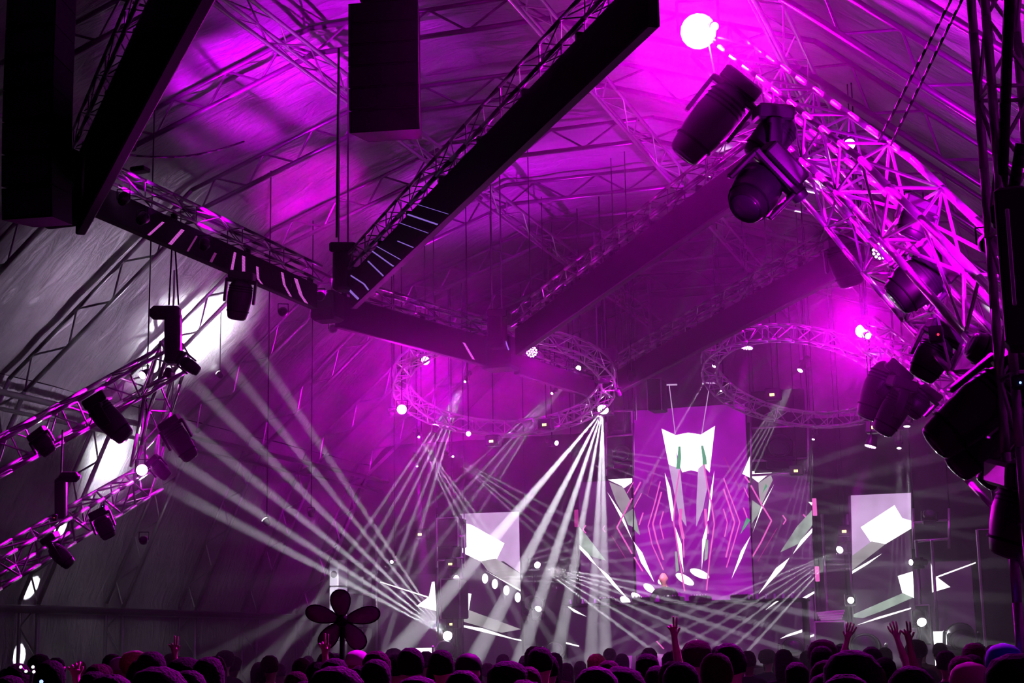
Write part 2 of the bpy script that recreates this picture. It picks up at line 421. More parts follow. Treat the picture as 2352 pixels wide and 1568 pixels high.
ZR = 6.35
def rz(px, py): return PZ(px, py, ZR)
T0 = led_beam(rz(188, 445), rz(505, -190), 0.86, 'nearest black fascia beam crossing the upper left corner of the roof', [([(143, 408), (180, 446)], 4, 'strip_b')])
st = []
for u, wd in ((0.85, .05), (1.5, .03)): pass
A1, B1 = rz(180, 442), rz(722, 682)
led_beam(A1, B1, 0.33, 'long black fascia truss with slanted pink light stripes running up left of the hoist tower',
    [([(372, 509), (338, 541)], 6, 'strip_m'), ([(416, 526), (386, 562)], 9, 'strip_m'), ([(450, 541), (429, 576)], 4, 'strip_d'), ([(492, 580), (481, 603)], 7, 'strip_d'),
     ([(537, 579), (529, 622)], 7, 'strip_m'), ([(556, 587), (556, 624), (560, 636)], 9, 'strip_m'), ([(588, 611), (590, 639), (599, 653)], 7, 'strip_m'),
     ([(645, 624), (650, 653), (665, 682)], 8, 'strip_m'), ([(675, 638), (687, 676), (700, 696)], 13, 'strip_m')])
led_beam(rz(775, 715), rz(1140, 815), 0.46, 'middle length of the long fascia truss, nearly unlit, between two hoist towers', [([(1062, 786), (1085, 825)], 7, 'strip_m')])
led_beam(rz(1185, 835), rz(1372, 898), 0.34, 'short farthest length of the long fascia truss above the stage', [])
led_beam(rz(812, 670), rz(1500, -8), 0.46, 'black fascia beam with violet light stripes at its lower end, second from the left',
    [([(786, 640), (806, 672), (822, 688)], 9, 'strip_b'), ([(803, 618), (836, 653), (846, 676)], 5, 'strip_b'), ([(845, 600), (879, 633), (880, 640)], 4, 'strip_b'),
     ([(855, 572), (903, 612), (904, 620)], 4, 'strip_b'), ([(866, 561), (920, 601)], 2, 'strip_b'), ([(913, 554), (949, 577)], 3, 'strip_b'),
     ([(918, 511), (984, 543)], 1.6, 'strip_b'), ([(936, 492), (1004, 524)], 5, 'strip_b'), ([(960, 470), (1030, 500)], 1.2, 'strip_b')])
led_beam(rz(1190, 785), rz(1745, 385), 0.42, 'unlit black fascia beam between the violet striped beam and the rightmost one', [([(1160, 782), (1168, 804)], 5, 'strip_b')])
led_beam(rz(1392, 893), rz(1960, 585), 0.40, 'farthest unlit black fascia beam, reaching right over the stage', [])

def hoist_tower(px, py, h, wd, capw, label):
    c = rz(px, py); t = thing('hoist_tower', c, label, 'hoist tower', 'black hoist towers on the fascia trusses')
    mb = MB(); mb.box(c + Vector((0, 0, h / 2)), wd, wd, h, bev=0.03); mb.build('tower_body', M['black'], t)
    mb = MB(); mb.box(c + Vector((0, 0, h + 0.06)), capw, wd * 1.1, 0.13, RT, FW.cross(RT).cross(RT).normalized(), bev=0.02); mb.build('top_cap', M['black'], t)
    mb = MB()
    for k in (-1, 1): mb.tube(c + Vector((wd * .3 * k, 0, h)), Vector((c.x + wd * .3 * k, c.y, 9.3)), 0.012, 5)
    mb.build('hoist_chain', M['galv'], t)
    return t
hoist_tower(788, 668, 0.52, 0.22, 0.34, 'black T shaped hoist tower where the violet striped beam meets the long truss')
hoist_tower(1143, 800, 0.50, 0.26, 0.3, 'squat black hoist tower at the middle junction of the long truss')
hoist_tower(1384, 895, 0.42, 0.26, 0.28, 'black hoist tower at the farthest junction above the stage')
def junction_box(px, py, wx, wz, label, dz=0.0):
    c = rz(px, py); mb = MB(); mb.box(c + Vector((0, 0, dz)), wx, wx, wz, bev=0.04); solo('junction_block', mb, M['black'], label, 'junction block', 'black junction blocks')
junction_box(752, 705, 0.36, 0.40, 'black block joining the trusses under the T shaped hoist tower')
junction_box(1148, 812, 0.52, 0.52, 'black block under the squat hoist tower at the middle junction')
junction_box(1385, 903, 0.3, 0.36, 'small black block at the farthest truss junction')
junction_box(130, 430, 0.55, 0.7, 'large black block at the near end of the long truss, upper left')

# magenta lit rig trusses, right
truss('lattice_truss', [PD(1632, 92, 18.8), PD(1690, 150, 17.6), PD(1860, 285, 14.5), PD(2030, 425, 12.2), PD(2165, 565, 11.0), PD(2300, 705, 10.2), PD(2440, 850, 9.4)], 0.40,
      'big box truss lit magenta running down from the brightest lamp to the right edge', bay=0.62, r=0.030, rb=0.013)
truss('lattice_truss', [PD(1805, 340, 15), PD(1870, 405, 14.5), PD(1945, 490, 14), PD(2030, 590, 13.2), PD(2130, 700, 12.4), PD(2240, 815, 11.6), PD(2400, 960, 11)], 0.30,
      'narrower magenta truss just below the big box truss', bay=0.46, r=0.024, rb=0.012)
truss('lattice_truss', [PD(1978, 752, 20), PD(2080, 835, 18.6), PD(2190, 925, 17.4), PD(2275, 1005, 16), PD(2400, 1120, 14.5)], 0.29,
      'distant magenta truss starting at the small glaring lamp right of the ring trusses', bay=0.30, r=0.022, rb=0.011)
truss('lattice_truss', [PD(2230, 1020, 11), PD(2400, 1190, 10.3)], 0.27,
      'short magenta truss piece at the lower right edge behind the big hanging moving heads', bay=0.3, r=0.022, rb=0.011)
# left trusses
truss('lattice_truss', [PD(-70, 1085, 16.6), PD(170, 955, 17.6), PD(400, 825, 18.8)], 0.33,
      'magenta truss rising to the white glare on the left', bay=0.36, r=0.024, rb=0.011)
truss('lattice_truss', [PD(402, 800, 18.9), PD(362, 930, 19.2), PD(330, 1085, 19.6)], 0.27,
      'steep magenta truss hanging down from the white glare on the left', bay=0.4, r=0.022, rb=0.010)
truss('lattice_truss', [PD(345, 1098, 19.6), PD(180, 1195, 17.8), PD(-80, 1350, 15.6)], 0.28,
      'lower left magenta truss slanting down to the left frame edge', bay=0.36, r=0.022, rb=0.012)
# right tower
tx = PD(2328, 400, 8.6)
truss('tower_truss', [Vector((tx.x, tx.y, 0)), Vector((tx.x, tx.y, 8.6))], 0.24, 'vertical dark truss tower at the right frame edge wrapped in cables', bay=0.4, r=0.026, rb=0.012, cat='truss tower', mt='galv', upv=RT)
# ring trusses
def ring(cpx, cpy, d, rad, tilt, label, a0=0, a1=360, yaw=0.0, w=0.24):
    c = PD(cpx, cpy, d); n = 40
    X = RT.copy() * math.cos(yaw) + Vector((0, 0, 1)) * math.sin(yaw); X.normalize()
    Yv = (FW.cross(X)).normalized()     # image-plane vertical, leaned back by tilt
    Yv = (-FW * math.cos(tilt) - Yv * math.sin(tilt)).normalized()
    pts = [c + X * (math.cos(R(a0 + (a1 - a0) * k / n)) * rad) + Yv * (math.sin(R(a0 + (a1 - a0) * k / n)) * rad) for k in range(n if a1 - a0 == 360 else n + 1)]
    return truss('ring_truss', pts, w, label, 'curved ring trusses', bay=0.24, r=0.020, rb=0.009, closed=(a1 - a0 == 360), cat='ring truss')
ring(1158, 882, 27.5, 1.80, R(28), 'left magenta ring truss of two hanging above the stage')
ring(1835, 868, 26.5, 1.50, R(27), 'right magenta ring truss of two hanging above the stage', yaw=R(-14))

# ------------------------------------------------------------------ line arrays
def line_array(px, py_top, py_bot, d, wid, n, label, yaw=0.0, lean=0.02, depth=0.5):
    top = PD(px, py_top, d); bot = PD(px, py_bot, d); H = (top - bot).length; h = H / n
    t = thing('line_array', bot, label, 'speaker array', 'hanging line arrays')
    X = (RT * math.cos(yaw) + Vector((0, 1, 0)) * math.sin(yaw)); X.z = 0; X.normalize(); Yb = Vector((0, 0, 1)).cross(X)
    pos = top.copy()
    for k in range(n):
        a = R(lean * 60 * k / n + 10 * (k / n) ** 3)
        Z = (Vector((0, 0, 1)) * math.cos(a) + Yb * -math.sin(a)).normalized(); Y2 = Z.cross(X)
        c = pos - Z * h / 2
        f = -1
        mb = MB()
        front, back = wid / 2, wid / 2 * 0.78
        P8 = [(-front, -depth / 2), (front, -depth / 2), (back, depth / 2), (-back, depth / 2)]
        mb.loft([[c + X * x + Y2 * y + Z * z for x, y in P8] for z in (-h * .485, h * .485)])
        cab = mb.build('speaker_cabinet', M['black'], t)
        mb = MB(); mb.box(c - Y2 * (depth / 2 + 0.008), wid * .92, 0.015, h * .86, X, Y2, Z); mb.build('grille', M['grille'], cab)
        pos = pos - Z * h
    mb = MB(); mb.box(top + Vector((0, 0, .08)), wid * .7, depth * .8, .08, X, Yb)
    for k in (-1, 1): mb.tube(top + X * (.2 * k) + Vector((0, 0, .1)), Vector((top.x, top.y, 0)) + X * (.2 * k) + Vector((0, 0, 9.4)), 0.015, 5)
    mb.build('flying_frame', M['black'], t)
line_array(892, 25, 322, 16.0, 0.70, 6, 'black hanging speaker array left of the second fascia beam', yaw=R(-8), lean=0.03)
line_array(108, -120, 528, 14.5, 0.47, 9, 'black hanging speaker array in the dark upper left corner', yaw=R(-10), lean=0.0)

def chain(name, a, b, r, label, cat, group=None, mt='rubber', slack=0.0):
    a, b = Vector(a), Vector(b); pts = [a.lerp(b, k / 12) - Vector((0, 0, slack * math.sin(math.pi * k / 12))) for k in range(13)]
    mb = MB(); mb.path(pts, r, 6); return solo(name, mb, M[mt], label, cat, group, True)
chain('steel_cable', PD(2189, -10, 10.5), PD(2018, 325, 12.2), 0.010, 'left of two thin black cables sloping down to the big box truss', 'cable')
chain('steel_cable', PD(2214, -10, 10.5), PD(2046, 333, 12.1), 0.010, 'right of two thin black cables sloping down to the big box truss', 'cable')
chain('hoist_chain', PD(778, 110, 19), PD(773, 545, 19.6), 0.014, 'long thin chain dropping to the T shaped hoist tower', 'chain')
chain('hoist_chain', PD(396, 545, 18.8), PD(388, 700, 18.8), 0.010, 'left chain of the pair above the black hanging hoist by the white glare', 'chain')
chain('hoist_chain', PD(402, 560, 18.8), PD(410, 700, 18.8), 0.010, 'right chain of the pair above the black hanging hoist by the white glare', 'chain')
chain('power_cable', PD(245, 350, 15.5), PD(560, 325, 21), 0.012, 'thin black cable sagging across the roof from the nearest fascia beam', 'cable', slack=0.12)

# ------------------------------------------------------------------ fixtures
def moving_head(name, label, base, headc, tip, d, L, wd, lens='lens_off', cat='moving head light', group=None, dtip=None, flat=0.85, light=None):
    """base/headc/tip in picture px at depth d: clamp point, head pivot, lens end"""
    B = PD(*base, d); H = PD(*headc, d); T = PD(*tip, dtip or d); ax = (T - H).normalized()
    t = thing(name, B if B.z < H.z else B, label, cat, group)
    up = (B - H); up = up.normalized() if up.length > .05 else Vector((0, 0, 1))
    pv = ax.cross(up); pv = pv.normalized() if pv.length > .2 else ax.cross(FW).normalized()   # pivot axis
    Nn = ax.cross(pv).normalized()
    # head: rounded body narrowing to the lens
    prof = [(-.50, .05), (-.485, .22), (-.42, .36), (-.28, .46), (-.05, .50), (.18, .47), (.36, .42), (.47, .38), (.50, .345)]
    mb = MB(); mb.lathe(H, ax, [(a * L, b * wd) for a, b in prof], 18, 1.0, flat, X=pv)
    head = mb.build('head', M['plastic'], t, True)
    mb = MB(); mb.lathe(H, ax, [(.30 * L, .455 * wd), (.33 * L, .46 * wd), (.33 * L, .42 * wd)], 18, 1.0, flat, X=pv, cap=False)
    for k in range(4): mb.lathe(H, ax, [((-.30 + .06 * k) * L, .475 * wd), ((-.285 + .06 * k) * L, .49 * wd), ((-.27 + .06 * k) * L, .475 * wd)], 18, 1.0, flat, X=pv, cap=False)
    mb.build('cooling_rib', M['black'], head, True)
    mb = MB(); mb.lathe(H, ax, [(.495 * L, .33 * wd), (.515 * L, .31 * wd), (.53 * L, .2 * wd), (.535 * L, .03 * wd)], 18, 1.0, flat, X=pv)
    mb.build('lens', M[lens], head, True)
    # yoke
    yh = max((B - H).length - .10 * wd, .3 * wd); yt = H + up * yh
    arm = wd * .58
    mb = MB()
    for k in (-1, 1): mb.box(H + pv * (arm * k) + up * (yh / 2 - .1 * wd), wd * .10, wd * .28, yh + .2 * wd, pv, up.cross(pv), up, bev=wd * .03)
    mb.box(yt, arm * 2 + wd * .1, wd * .34, wd * .16, pv, up.cross(pv), up, bev=wd * .04); mb.build('yoke', M['plastic'], t)
    mb = MB(); mb.box(B + up * .12 * wd, wd * 1.0, wd * .8, wd * .34, pv, up.cross(pv), up, bev=wd * .05); b = mb.build('base_box', M['plastic'], t)
    return t, H, ax

def wash_lamp(label, px, py, d, rad, aim, col=PURPLE, power=60, deg=110, lens='lens_p', fix=None, group='purple wash lamps', leds=0, halo=None, name='wash_light', blend=1.0, drop=None):
    """round can with a lit face; aim is a world point"""
    c = PD(px, py, d); ax = (Vector(aim) - c).normalized()
    t = thing(name, c, label, 'stage light', group)
    mb = MB(); mb.lathe(c, ax, [(-rad * 1.7, rad * .55), (-rad * 1.5, rad * .8), (-.5 * rad, rad * .95), (0, rad * 1.08), (0.02, rad * 1.08), (.02, rad)], 16)
    mb.build('lamp_housing', M['plastic'], t, True)
    if leds:
        mb = MB(); s = ax.orthogonal().normalized(); u = ax.cross(s)
        pos = [(0, 0)] + [(math.cos(k * math.pi / 3) * .42, math.sin(k * math.pi / 3) * .42) for k in range(6)] + [(math.cos(k * math.pi / 6) * .8, math.sin(k * math.pi / 6) * .8) for k in range(12)]
        for x, y in pos: mb.lathe(c + (s * x + u * y) * rad, ax, [(0.02, rad * .15), (.035, rad * .12)], 8)
        mb.build('led_lens', M[lens], t)
    else:
        mb = MB(); mb.lathe(c, ax, [(.015, rad * .98), (.03, rad * .9), (.045, rad * .05)], 16); mb.build('lens', M[lens], t, True)
    mb = MB(); s = ax.cross(Vector((0, 0, 1))); s = s.normalized() if s.length > .1 else RT
    for k in (-1, 1): mb.tube(c + s * (rad * 1.1 * k) - ax * rad * .6, c + s * (rad * 1.1 * k) - ax * rad * .6 + Vector((0, 0, rad * 1.8)), rad * .09, 5)
    mb.tube(c + s * (-rad * 1.15) - ax * rad * .6 + Vector((0, 0, rad * 1.8)), c + s * (rad * 1.15) - ax * rad * .6 + Vector((0, 0, rad * 1.8)), rad * .09, 5)
    mb.build('bracket', M['black'], t)
    if drop or (drop is None and d > 19.1 and not (px < 800 and py < 800)):
        mb = MB(); q0 = c - ax * rad * .6 + Vector((0, 0, rad * 1.8)); mb.tube(q0, (q0.x, q0.y, roof_z(q0.x)), .009, 6); mb.build('drop_pipe', M['rubber'], t)
    if power: child_light(t, 'SPOT', c + ax * (rad * .3 + .06), power, col, aim, deg, blend, rad * .6)
    return t

CP = CAM
TO_CAM = lambda px, py, d, ex=0: CAM.lerp(PD(px, py, d), .3) + Vector((0, 0, ex))
# --- lit purple lamps
wash_lamp('brightest lamp, glaring pink white at the top of the big box truss', 1604, 72, 18.0, .21, TO_CAM(1604, 72, 18.0), MAGENTA, 22000, 105)
wash_lamp('lit purple lamp with clustered cells hanging in the narrower magenta truss', 2023, 576, 13.2, .075, TO_CAM(2023, 576, 13.2, -1), MAGENTA, 1400, 70, leds=1)
wash_lamp('small glaring lamp at the upper end of the distant magenta truss', 1980, 760, 19.6, .085, TO_CAM(1980, 760, 19.6), MAGENTA, 3200, 70)
wash_lamp('lit lamp on the upper left curve of the left ring truss', 977, 828, 27.5, .075, TO_CAM(977, 828, 27.5), MAGENTA, 1300, 70)
wash_lamp('lit lamp at the lower left end of the left ring truss', 923, 940, 27.0, .085, TO_CAM(923, 940, 27), MAGENTA, 1500, 70)
wash_lamp('tiny lit lamp on the bottom curve of the left ring truss', 1076, 996, 25.6, .04, TO_CAM(1076, 996, 25.6), MAGENTA, 200, 70)
wash_lamp('lamp with clustered purple cells under the squat hoist tower beam', 1221, 807, 26, .10, TO_CAM(1221, 807, 26, -3), MAGENTA, 500, 70, leds=1)
wash_lamp('lamp with clustered purple cells inside the right ring truss, throwing a purple shaft', 1716, 795, 26, .10, PD(1690, 1010, 25.6), MAGENTA, 9000, 18, leds=1)
wash_lamp('lamp with clustered purple cells below the right ring truss, throwing a purple shaft', 2000, 1021, 23, .085, PD(1945, 1230, 22.8), MAGENTA, 16000, 14, leds=1)
wash_lamp('pair cell purple lamp at the foot of the steep left truss', 326, 1079, 19.0, .07, TO_CAM(326, 1079, 19), MAGENTA, 200, 70)
# --- washes lighting the trusses and the roof
def uplight(label, px, py, d, tgt, power, deg, col=PURPLE, rad=.07):
    wash_lamp(label, px, py, d, rad, tgt, col, power, deg, 'lens_p', group='lamps washing the trusses and roof')

def pool(label, px, py, d, tpx, tpy, power, deg, col=PURPLE, rad=.06):
    uplight(label, px, py, d, HIT(tpx, tpy), power, deg, col, rad)
pool('wash lamp on the long fascia truss aimed at the brightest silver roof panel', 660, 655, 20.2, 705, 430, 22000, 22, MAGENTA)
pool('wash lamp beside the upper left line array aimed at the roof', 470, 560, 17.5, 600, 200, 10000, 34)
pool('wash lamp on the long fascia truss beside the T shaped tower', 735, 680, 21, 765, 530, 8000, 24, MAGENTA)
pool('wash lamp low by the hoist tower aimed at the left roof slope', 650, 716, 21, 610, 690, 700, 50, MAGENTA)
pool('wash lamp hanging behind the junction block aimed down the left slope', 765, 755, 22, 720, 775, 1200, 50, MAGENTA)
pool('wash lamp at the near end of the long truss aimed high', 330, 500, 16.5, 790, 70, 6000, 30)
pool('wash lamp behind the near line array aimed at the roof corner', 285, 455, 16.4, 480, 110, 1500, 40)
pool('wash lamp at the far left beyond the line array', 150, 420, 15.5, 30, 190, 500, 30)
uplight('wash lamp inside the top of the big box truss shining along it', 1640, 60, 17.8, PD(1850, 280, 14.4), 2200, 50, MAGENTA, .05)
uplight('wash lamp in the bend of the big box truss shining along it', 1950, 330, 13.4, PD(2150, 560, 11), 1200, 70, MAGENTA, .05)
uplight('wash lamp in the lower end of the big box truss shining back up it', 2330, 640, 10.2, PD(2100, 490, 11.6), 600, 80, MAGENTA, .05)
uplight('wash lamp in the narrower magenta truss shining down it', 1850, 370, 14.6, PD(2030, 590, 13.2), 1200, 60, MAGENTA, .05)
uplight('wash lamp in the distant magenta truss shining down it', 1992, 770, 19.4, PD(2190, 925, 17.4), 1500, 50, MAGENTA, .04)
uplight('wash lamp in the truss rising to the white glare', 330, 860, 18.4, PD(120, 990, 17.2), 900, 60, MAGENTA, .05)
uplight('wash lamp on the steep left truss shining down it', 385, 860, 18.9, PD(340, 1060, 19.4), 900, 40, MAGENTA, .05)
uplight('wash lamp at the right end of the lower left truss', 330, 1085, 19.2, PD(60, 1270, 16.4), 1600, 45, MAGENTA, .05)
pool('wash lamp near the right tower aimed at the right roof slope', 2270, 560, 9.6, 2330, 430, 2600, 60)
pool('wash lamp high on the right truss aimed at the right roof', 2100, 470, 11.6, 2050, 200, 1300, 100)
pool('wash lamp at the back left of the stage aimed over the back roof', 1000, 980, 27.5, 1130, 440, 2200, 70)
pool('wash lamp at the back right of the stage aimed over the back roof', 2060, 930, 25.5, 1650, 330, 3600, 90)
uplight('wash lamp behind the right ring aimed at the back tent wall', 2110, 900, 25, PY(2170, 800, 36.4), 2200, 60, MAGENTA, .06)
pool('wash lamp left of the left ring aimed at the left tent side', 900, 950, 27.4, 860, 960, 1500, 60, MAGENTA)
# --- white glare by the left truss
def glare(label, hx, hy, inset, power, deg, rad, col=WHITE):
    p = HIT(hx, hy, inset); q = p - CAM; d = q.dot(FW)
    wash_lamp(label, CX + F * q.dot(RT) / d, CY - F * q.dot(UP) / d, d, rad, HIT(hx, hy), col, power, deg, 'lens_w', group='white glare lamps')
glare('glaring white lamp close in front of the silver left tent wall', 440, 780, .85, 1500, 130, .05)
glare('glaring white lamp behind the lower left truss lighting the crumpled wall', 262, 1062, .5, 200, 140, .05)
glare('added wide white fill lamp at the upper left washing the grey tent wall', 240, 720, 4.5, 560, 76, .05, (.85, .62, .95))  # added fill, stands in for the wide spill of the glare lamp
glare('added white lamp making a beam hit on the roof behind the big hanging moving head', 1645, 350, .45, 26, 75, .03)  # added lamp close to the cloth, in place of a beam striking it
glare('added white lamp making a beam hit on the roof, seen through the narrower magenta truss', 1868, 425, .40, 30, 75, .03)  # added lamp too, its patch stands for a beam hit
glare('added white lamp making a beam hit on the right side, through the lower box truss', 2275, 725, .35, 26, 75, .03)  # likewise added to make a beam patch on the cloth
uplight('added fill lamp on the farthest fascia beam flooding the left of the stage magenta', 1450, 868, 26.2, Vector((-9, 31.5, 3)), 900, 95, MAGENTA, .06)  # added purple fill for the haze around the stage
uplight('added fill lamp on the farthest fascia beam flooding the right of the stage magenta', 1850, 655, 21.5, Vector((-4, 31, 3)), 900, 95, MAGENTA, .06)  # second added purple fill, from the right

# ------------------------------------------------------------------ moving heads hanging on the rig
G_RT = 'moving heads on the right trusses'
moving_head('moving_head', 'large moving head silhouette hanging just below the brightest lamp, tilted down left', (1690, 205), (1635, 275), (1553, 378), 15, .86, .42, group=G_RT)
moving_head('moving_head', 'large moving head with curved front lens below the second hanging silhouette', (1790, 385), (1735, 440), (1672, 540), 13.5, .62, .42, group=G_RT, dtip=12.9)
moving_head('moving_head', 'boxy moving head bolted where the two right trusses cross', (1775, 275), (1772, 318), (1735, 362), 14, .46, .40, group=G_RT)
moving_head('moving_head', 'small dark moving head pointing down right next to the curved front one', (1775, 395), (1812, 420), (1832, 445), 13.6, .36, .22, group=G_RT)
moving_head('moving_head', 'faint moving head in purple haze at the far end of the unlit beam', (1935, 560), (1940, 600), (1962, 672), 17.5, .55, .36, group=G_RT)
moving_head('moving_head', 'square fronted moving head on the right box truss facing down left', (2140, 610), (2103, 650), (2055, 690), 11.8, .40, .36, group=G_RT)
moving_head('moving_head', 'smaller square fronted moving head hanging on a clamp beneath it', (2165, 770), (2140, 822), (2118, 860), 12.0, .34, .27, group=G_RT)
moving_head('moving_head', 'round wash head nested inside the big box truss bend', (2110, 480), (2103, 505), (2090, 535), 11.5, .26, .24, group=G_RT)
moving_head('moving_head', 'dark moving head hanging left of the distant truss', (2050, 860), (2018, 895), (1990, 965), 17, .64, .40, group=G_RT)
moving_head('moving_head', 'moving head just right of it with a magenta lit yoke edge', (2070, 890), (2052, 945), (2020, 1000), 16.5, .50, .34, group=G_RT)
moving_head('moving_head', 'small round moving head low on the distant truss', (2130, 905), (2105, 930), (2090, 950), 16.5, .26, .25, group=G_RT)
moving_head('moving_head', 'biggest nearest moving head at the right edge, pointing down left', (2335, 865), (2245, 938), (2165, 1005), 8.6, .60, .29, group=G_RT)
moving_head('moving_head', 'second big near moving head at the right edge, just beneath the biggest', (2345, 915), (2275, 1000), (2200, 1072), 8.9, .54, .25, group=G_RT)
moving_head('moving_head', 'small moving head at the lower right below the short truss piece', (2305, 1040), (2288, 1080), (2262, 1110), 9.6, .22, .2, group=G_RT)
moving_head('moving_head', 'black moving head cut off by the right frame edge beside the tower', (2352, 1110), (2350, 1190), (2335, 1250), 8.4, .42, .40, group=G_RT)
moving_head('moving_head', 'dark fixture with a glossy body at the right tower base, lens up', (2340, 780), (2290, 820), (2250, 800), 9.4, .34, .26, group=G_RT)
G_LT = 'moving heads on the left trusses'
moving_head('moving_head', 'large grey looking moving head under the left truss, pointing down right', (228, 925), (250, 962), (287, 1002), 16.8, .54, .32, group=G_LT)
moving_head('moving_head', 'moving head right of the steep left truss, pointing down right', (392, 975), (412, 1010), (440, 1052), 18.8, .52, .26, group=G_LT)
moving_head('moving_head', 'small moving head near the foot of the steep left truss', (352, 1060), (368, 1078), (382, 1092), 19, .26, .17, group=G_LT)
moving_head('moving_head', 'hazy moving head hanging lens down from the long fascia truss', (555, 640), (550, 685), (543, 735), 18.4, .48, .29, group=G_LT)
moving_head('moving_head', 'small moving head poking out right of the white glare', (415, 822), (436, 840), (458, 855), 18, .24, .15, group=G_LT)
moving_head('moving_head', 'small dark moving head low on the upper left truss', (88, 1000), (100, 1020), (115, 1040), 16.6, .24, .2, group=G_LT)
moving_head('moving_head', 'barely lit moving head under the lower left truss', (228, 1180), (240, 1210), (250, 1230), 17.5, .26, .2, group=G_LT)
moving_head('moving_head', 'moving head hanging under the near end of the lower left truss', (118, 1240), (140, 1275), (165, 1300), 16.2, .28, .2, group=G_LT)

def hanging_hood(px, py0, py1, d, wpx, capdx, label):
    a, b = PD(px, py0, d), PD(px, py1, d); k = d / F; Z = (a - b).normalized()
    t = thing('chain_hoist', b, label, 'chain hoist', 'black chain hoists on the left trusses')
    mb = MB(); mb.box((a + b) / 2, wpx * k, wpx * k, (a - b).length, RT, Z.cross(RT), Z, bev=.03); mb.build('hoist_body', M['plastic'], t)
    mb = MB(); mb.box(a + RT * (capdx * k), wpx * 1.9 * k, wpx * k, wpx * .9 * k, RT, Z.cross(RT), Z, bev=.04); mb.build('motor_housing', M['plastic'], t)
    mb = MB(); mb.tube(a, Vector((a.x, a.y, a.z + .5)), .012, 5); mb.build('hoist_chain', M['galv'], t)
    return t
hanging_hood(398, 718, 835, 18.2, 36, -18, 'black chain hoist hanging in front of the white glare')
hanging_hood(140, 1095, 1190, 16.8, 26, 20, 'black L shaped hoist standing up from the lower left truss')
hanging_hood(1383, 815, 880, 27.2, 34, 0, 'black chain hoist over the farthest junction, inside the ring truss')

# black case and cable bundle on the right tower
c = PD(2336, 620, 8.2); t = thing('amplifier_box', c, 'tall black amplifier box strapped to the right tower', 'equipment box')
mb = MB(); mb.box(c, .17, .3, .82, bev=.02); mb.build('box_body', M['plastic'], t)
mb = MB(); mb.box(PD(2322, 590, 8.0), .02, .02, .5, bev=.004); mb.build('carry_handle', M['alu'], t)
for (x0, y0, x1, y1, sl, lb) in ((2318, -10, 2300, 480, .0, 'thick black cable bundle running down the left side of the right tower'), (2345, 330, 2290, 500, .1, 'black cable drooping across the right tower')):
    chain('cable_bundle', PD(x0, y0, 8.3), PD(x1, y1, 8.5), .03, lb, 'cable', slack=sl)
def small_box(px, py, d, wx, wz, label, cat='junction box', mt='plastic', led=None):
    c = PD(px, py, d); t = thing('junction_box', c, label, cat, 'small black boxes on the rig')
    mb = MB(); mb.box(c, wx, wx * .8, wz, bev=.01); mb.build('box_body', M[mt], t)
    if led:
        mb = MB(); mb.lathe(c - FW * (wx * .55) , -FW, [(0, wx * .10), (.006, wx * .08)], 8); mb.build('indicator', M[led], t)
small_box(2312, 495, 8.3, .16, .10, 'black box on the tower at the drooping cable')
small_box(300, 335, 15.2, .09, .10, 'black clamp box on the near end of the long fascia truss, roof side')
small_box(322, 390, 15.6, .16, .05, 'black clamp plate lying across the long fascia truss')
small_box(2150, 768, 11.4, .10, .12, 'black box with red indicator above the clamp hung moving head', led='led_r')
small_box(126, 1188, 16.4, .05, .07, 'tiny box with red indicator on the lower left truss', led='led_r')
small_box(2338, 878, 8.2, .07, .07, 'tiny box with blue indicator on the biggest moving head', led='led_b')
small_box(237, 1162, 17.0, .04, .04, 'tiny box with blue indicator under the lower left truss', led='led_b')

# ------------------------------------------------------------------ stage
YS = 30.0
def zdeck(): return 1.37
mb = MB(); mb.box((-6.6, 30.7, 1.37 / 2), 15.6, 7.6, 1.37); t = solo('stage_deck', mb, M['deck'], 'raised black stage platform filling the far end of the tent', 'stage')
def back(px0, px1, Y=33.4):
    return
t = thing('stage_drape', (-6.6, 34.6, 1.37), 'black cloth drape behind the whole stage', 'drape')
mb = MB(); n = 90; x0, x1 = PY(640, 1300, 34.6).x, PY(2420, 1300, 34.6).x
f = [(x0 + (x1 - x0) * k / n, 34.6 + .07 * math.sin(k * 1.7)) for k in range(n + 1)]
vs = [(x, y, z) for x, y in f for z in (1.37, 6.6)]
mb.add(vs, [[2 * k, 2 * k + 2, 2 * k + 3, 2 * k + 1] for k in range(n)]); mb.build('cloth', M['cloth'], t, True)

def poly_px(pts, Y): return [PY(x, y, Y) for x, y in pts]
def screen(name, rect, Y, label, face, cat='led screen', group='led screens'):
    """rect: picture corners tl, tr, br, bl on the plane y=Y"""
    c = poly_px(rect, Y); x0 = (c[0].x + c[3].x) / 2; x1 = (c[1].x + c[2].x) / 2
    z1 = (c[0].z + c[1].z) / 2; z0 = 1.37
    t = thing(name, ((x0 + x1) / 2, Y, z0), label, cat, group)
    mb = MB(); mb.box(((x0 + x1) / 2, Y + .07, (z0 + z1) / 2), x1 - x0, .12, z1 - z0); mb.build('screen_cabinet', M['black'], t)
    mb = MB(); mb.box(((x0 + x1) / 2, Y + .004, (z0 + z1) / 2), x1 - x0 - .02, .008, z1 - z0 - .02); fc = mb.build('screen_face', M[face], t)
    return t, fc, Y
LIFT = [0]
def graphic(scr, pts, mt, nm='lit_shape', lift=0.004):
    t, fc, Y = scr
    LIFT[0] = (LIFT[0] + 1) % 24; lift += .0008 * LIFT[0]     # overlapping pixels areas never coincide
    p = poly_px(pts, Y - lift); mb = MB(); mb.prism(p, (0, -.003, 0)); return mb.build(nm, M[mt], fc)
def thick(a, b, wpx):
    dx, dy = b[0] - a[0], b[1] - a[1]; L = math.hypot(dx, dy); nx, ny = -dy / L * wpx / 2, dx / L * wpx / 2
    return [(a[0] + nx, a[1] + ny), (b[0] + nx, b[1] + ny), (b[0] - nx, b[1] - ny), (a[0] - nx, a[1] - ny)]
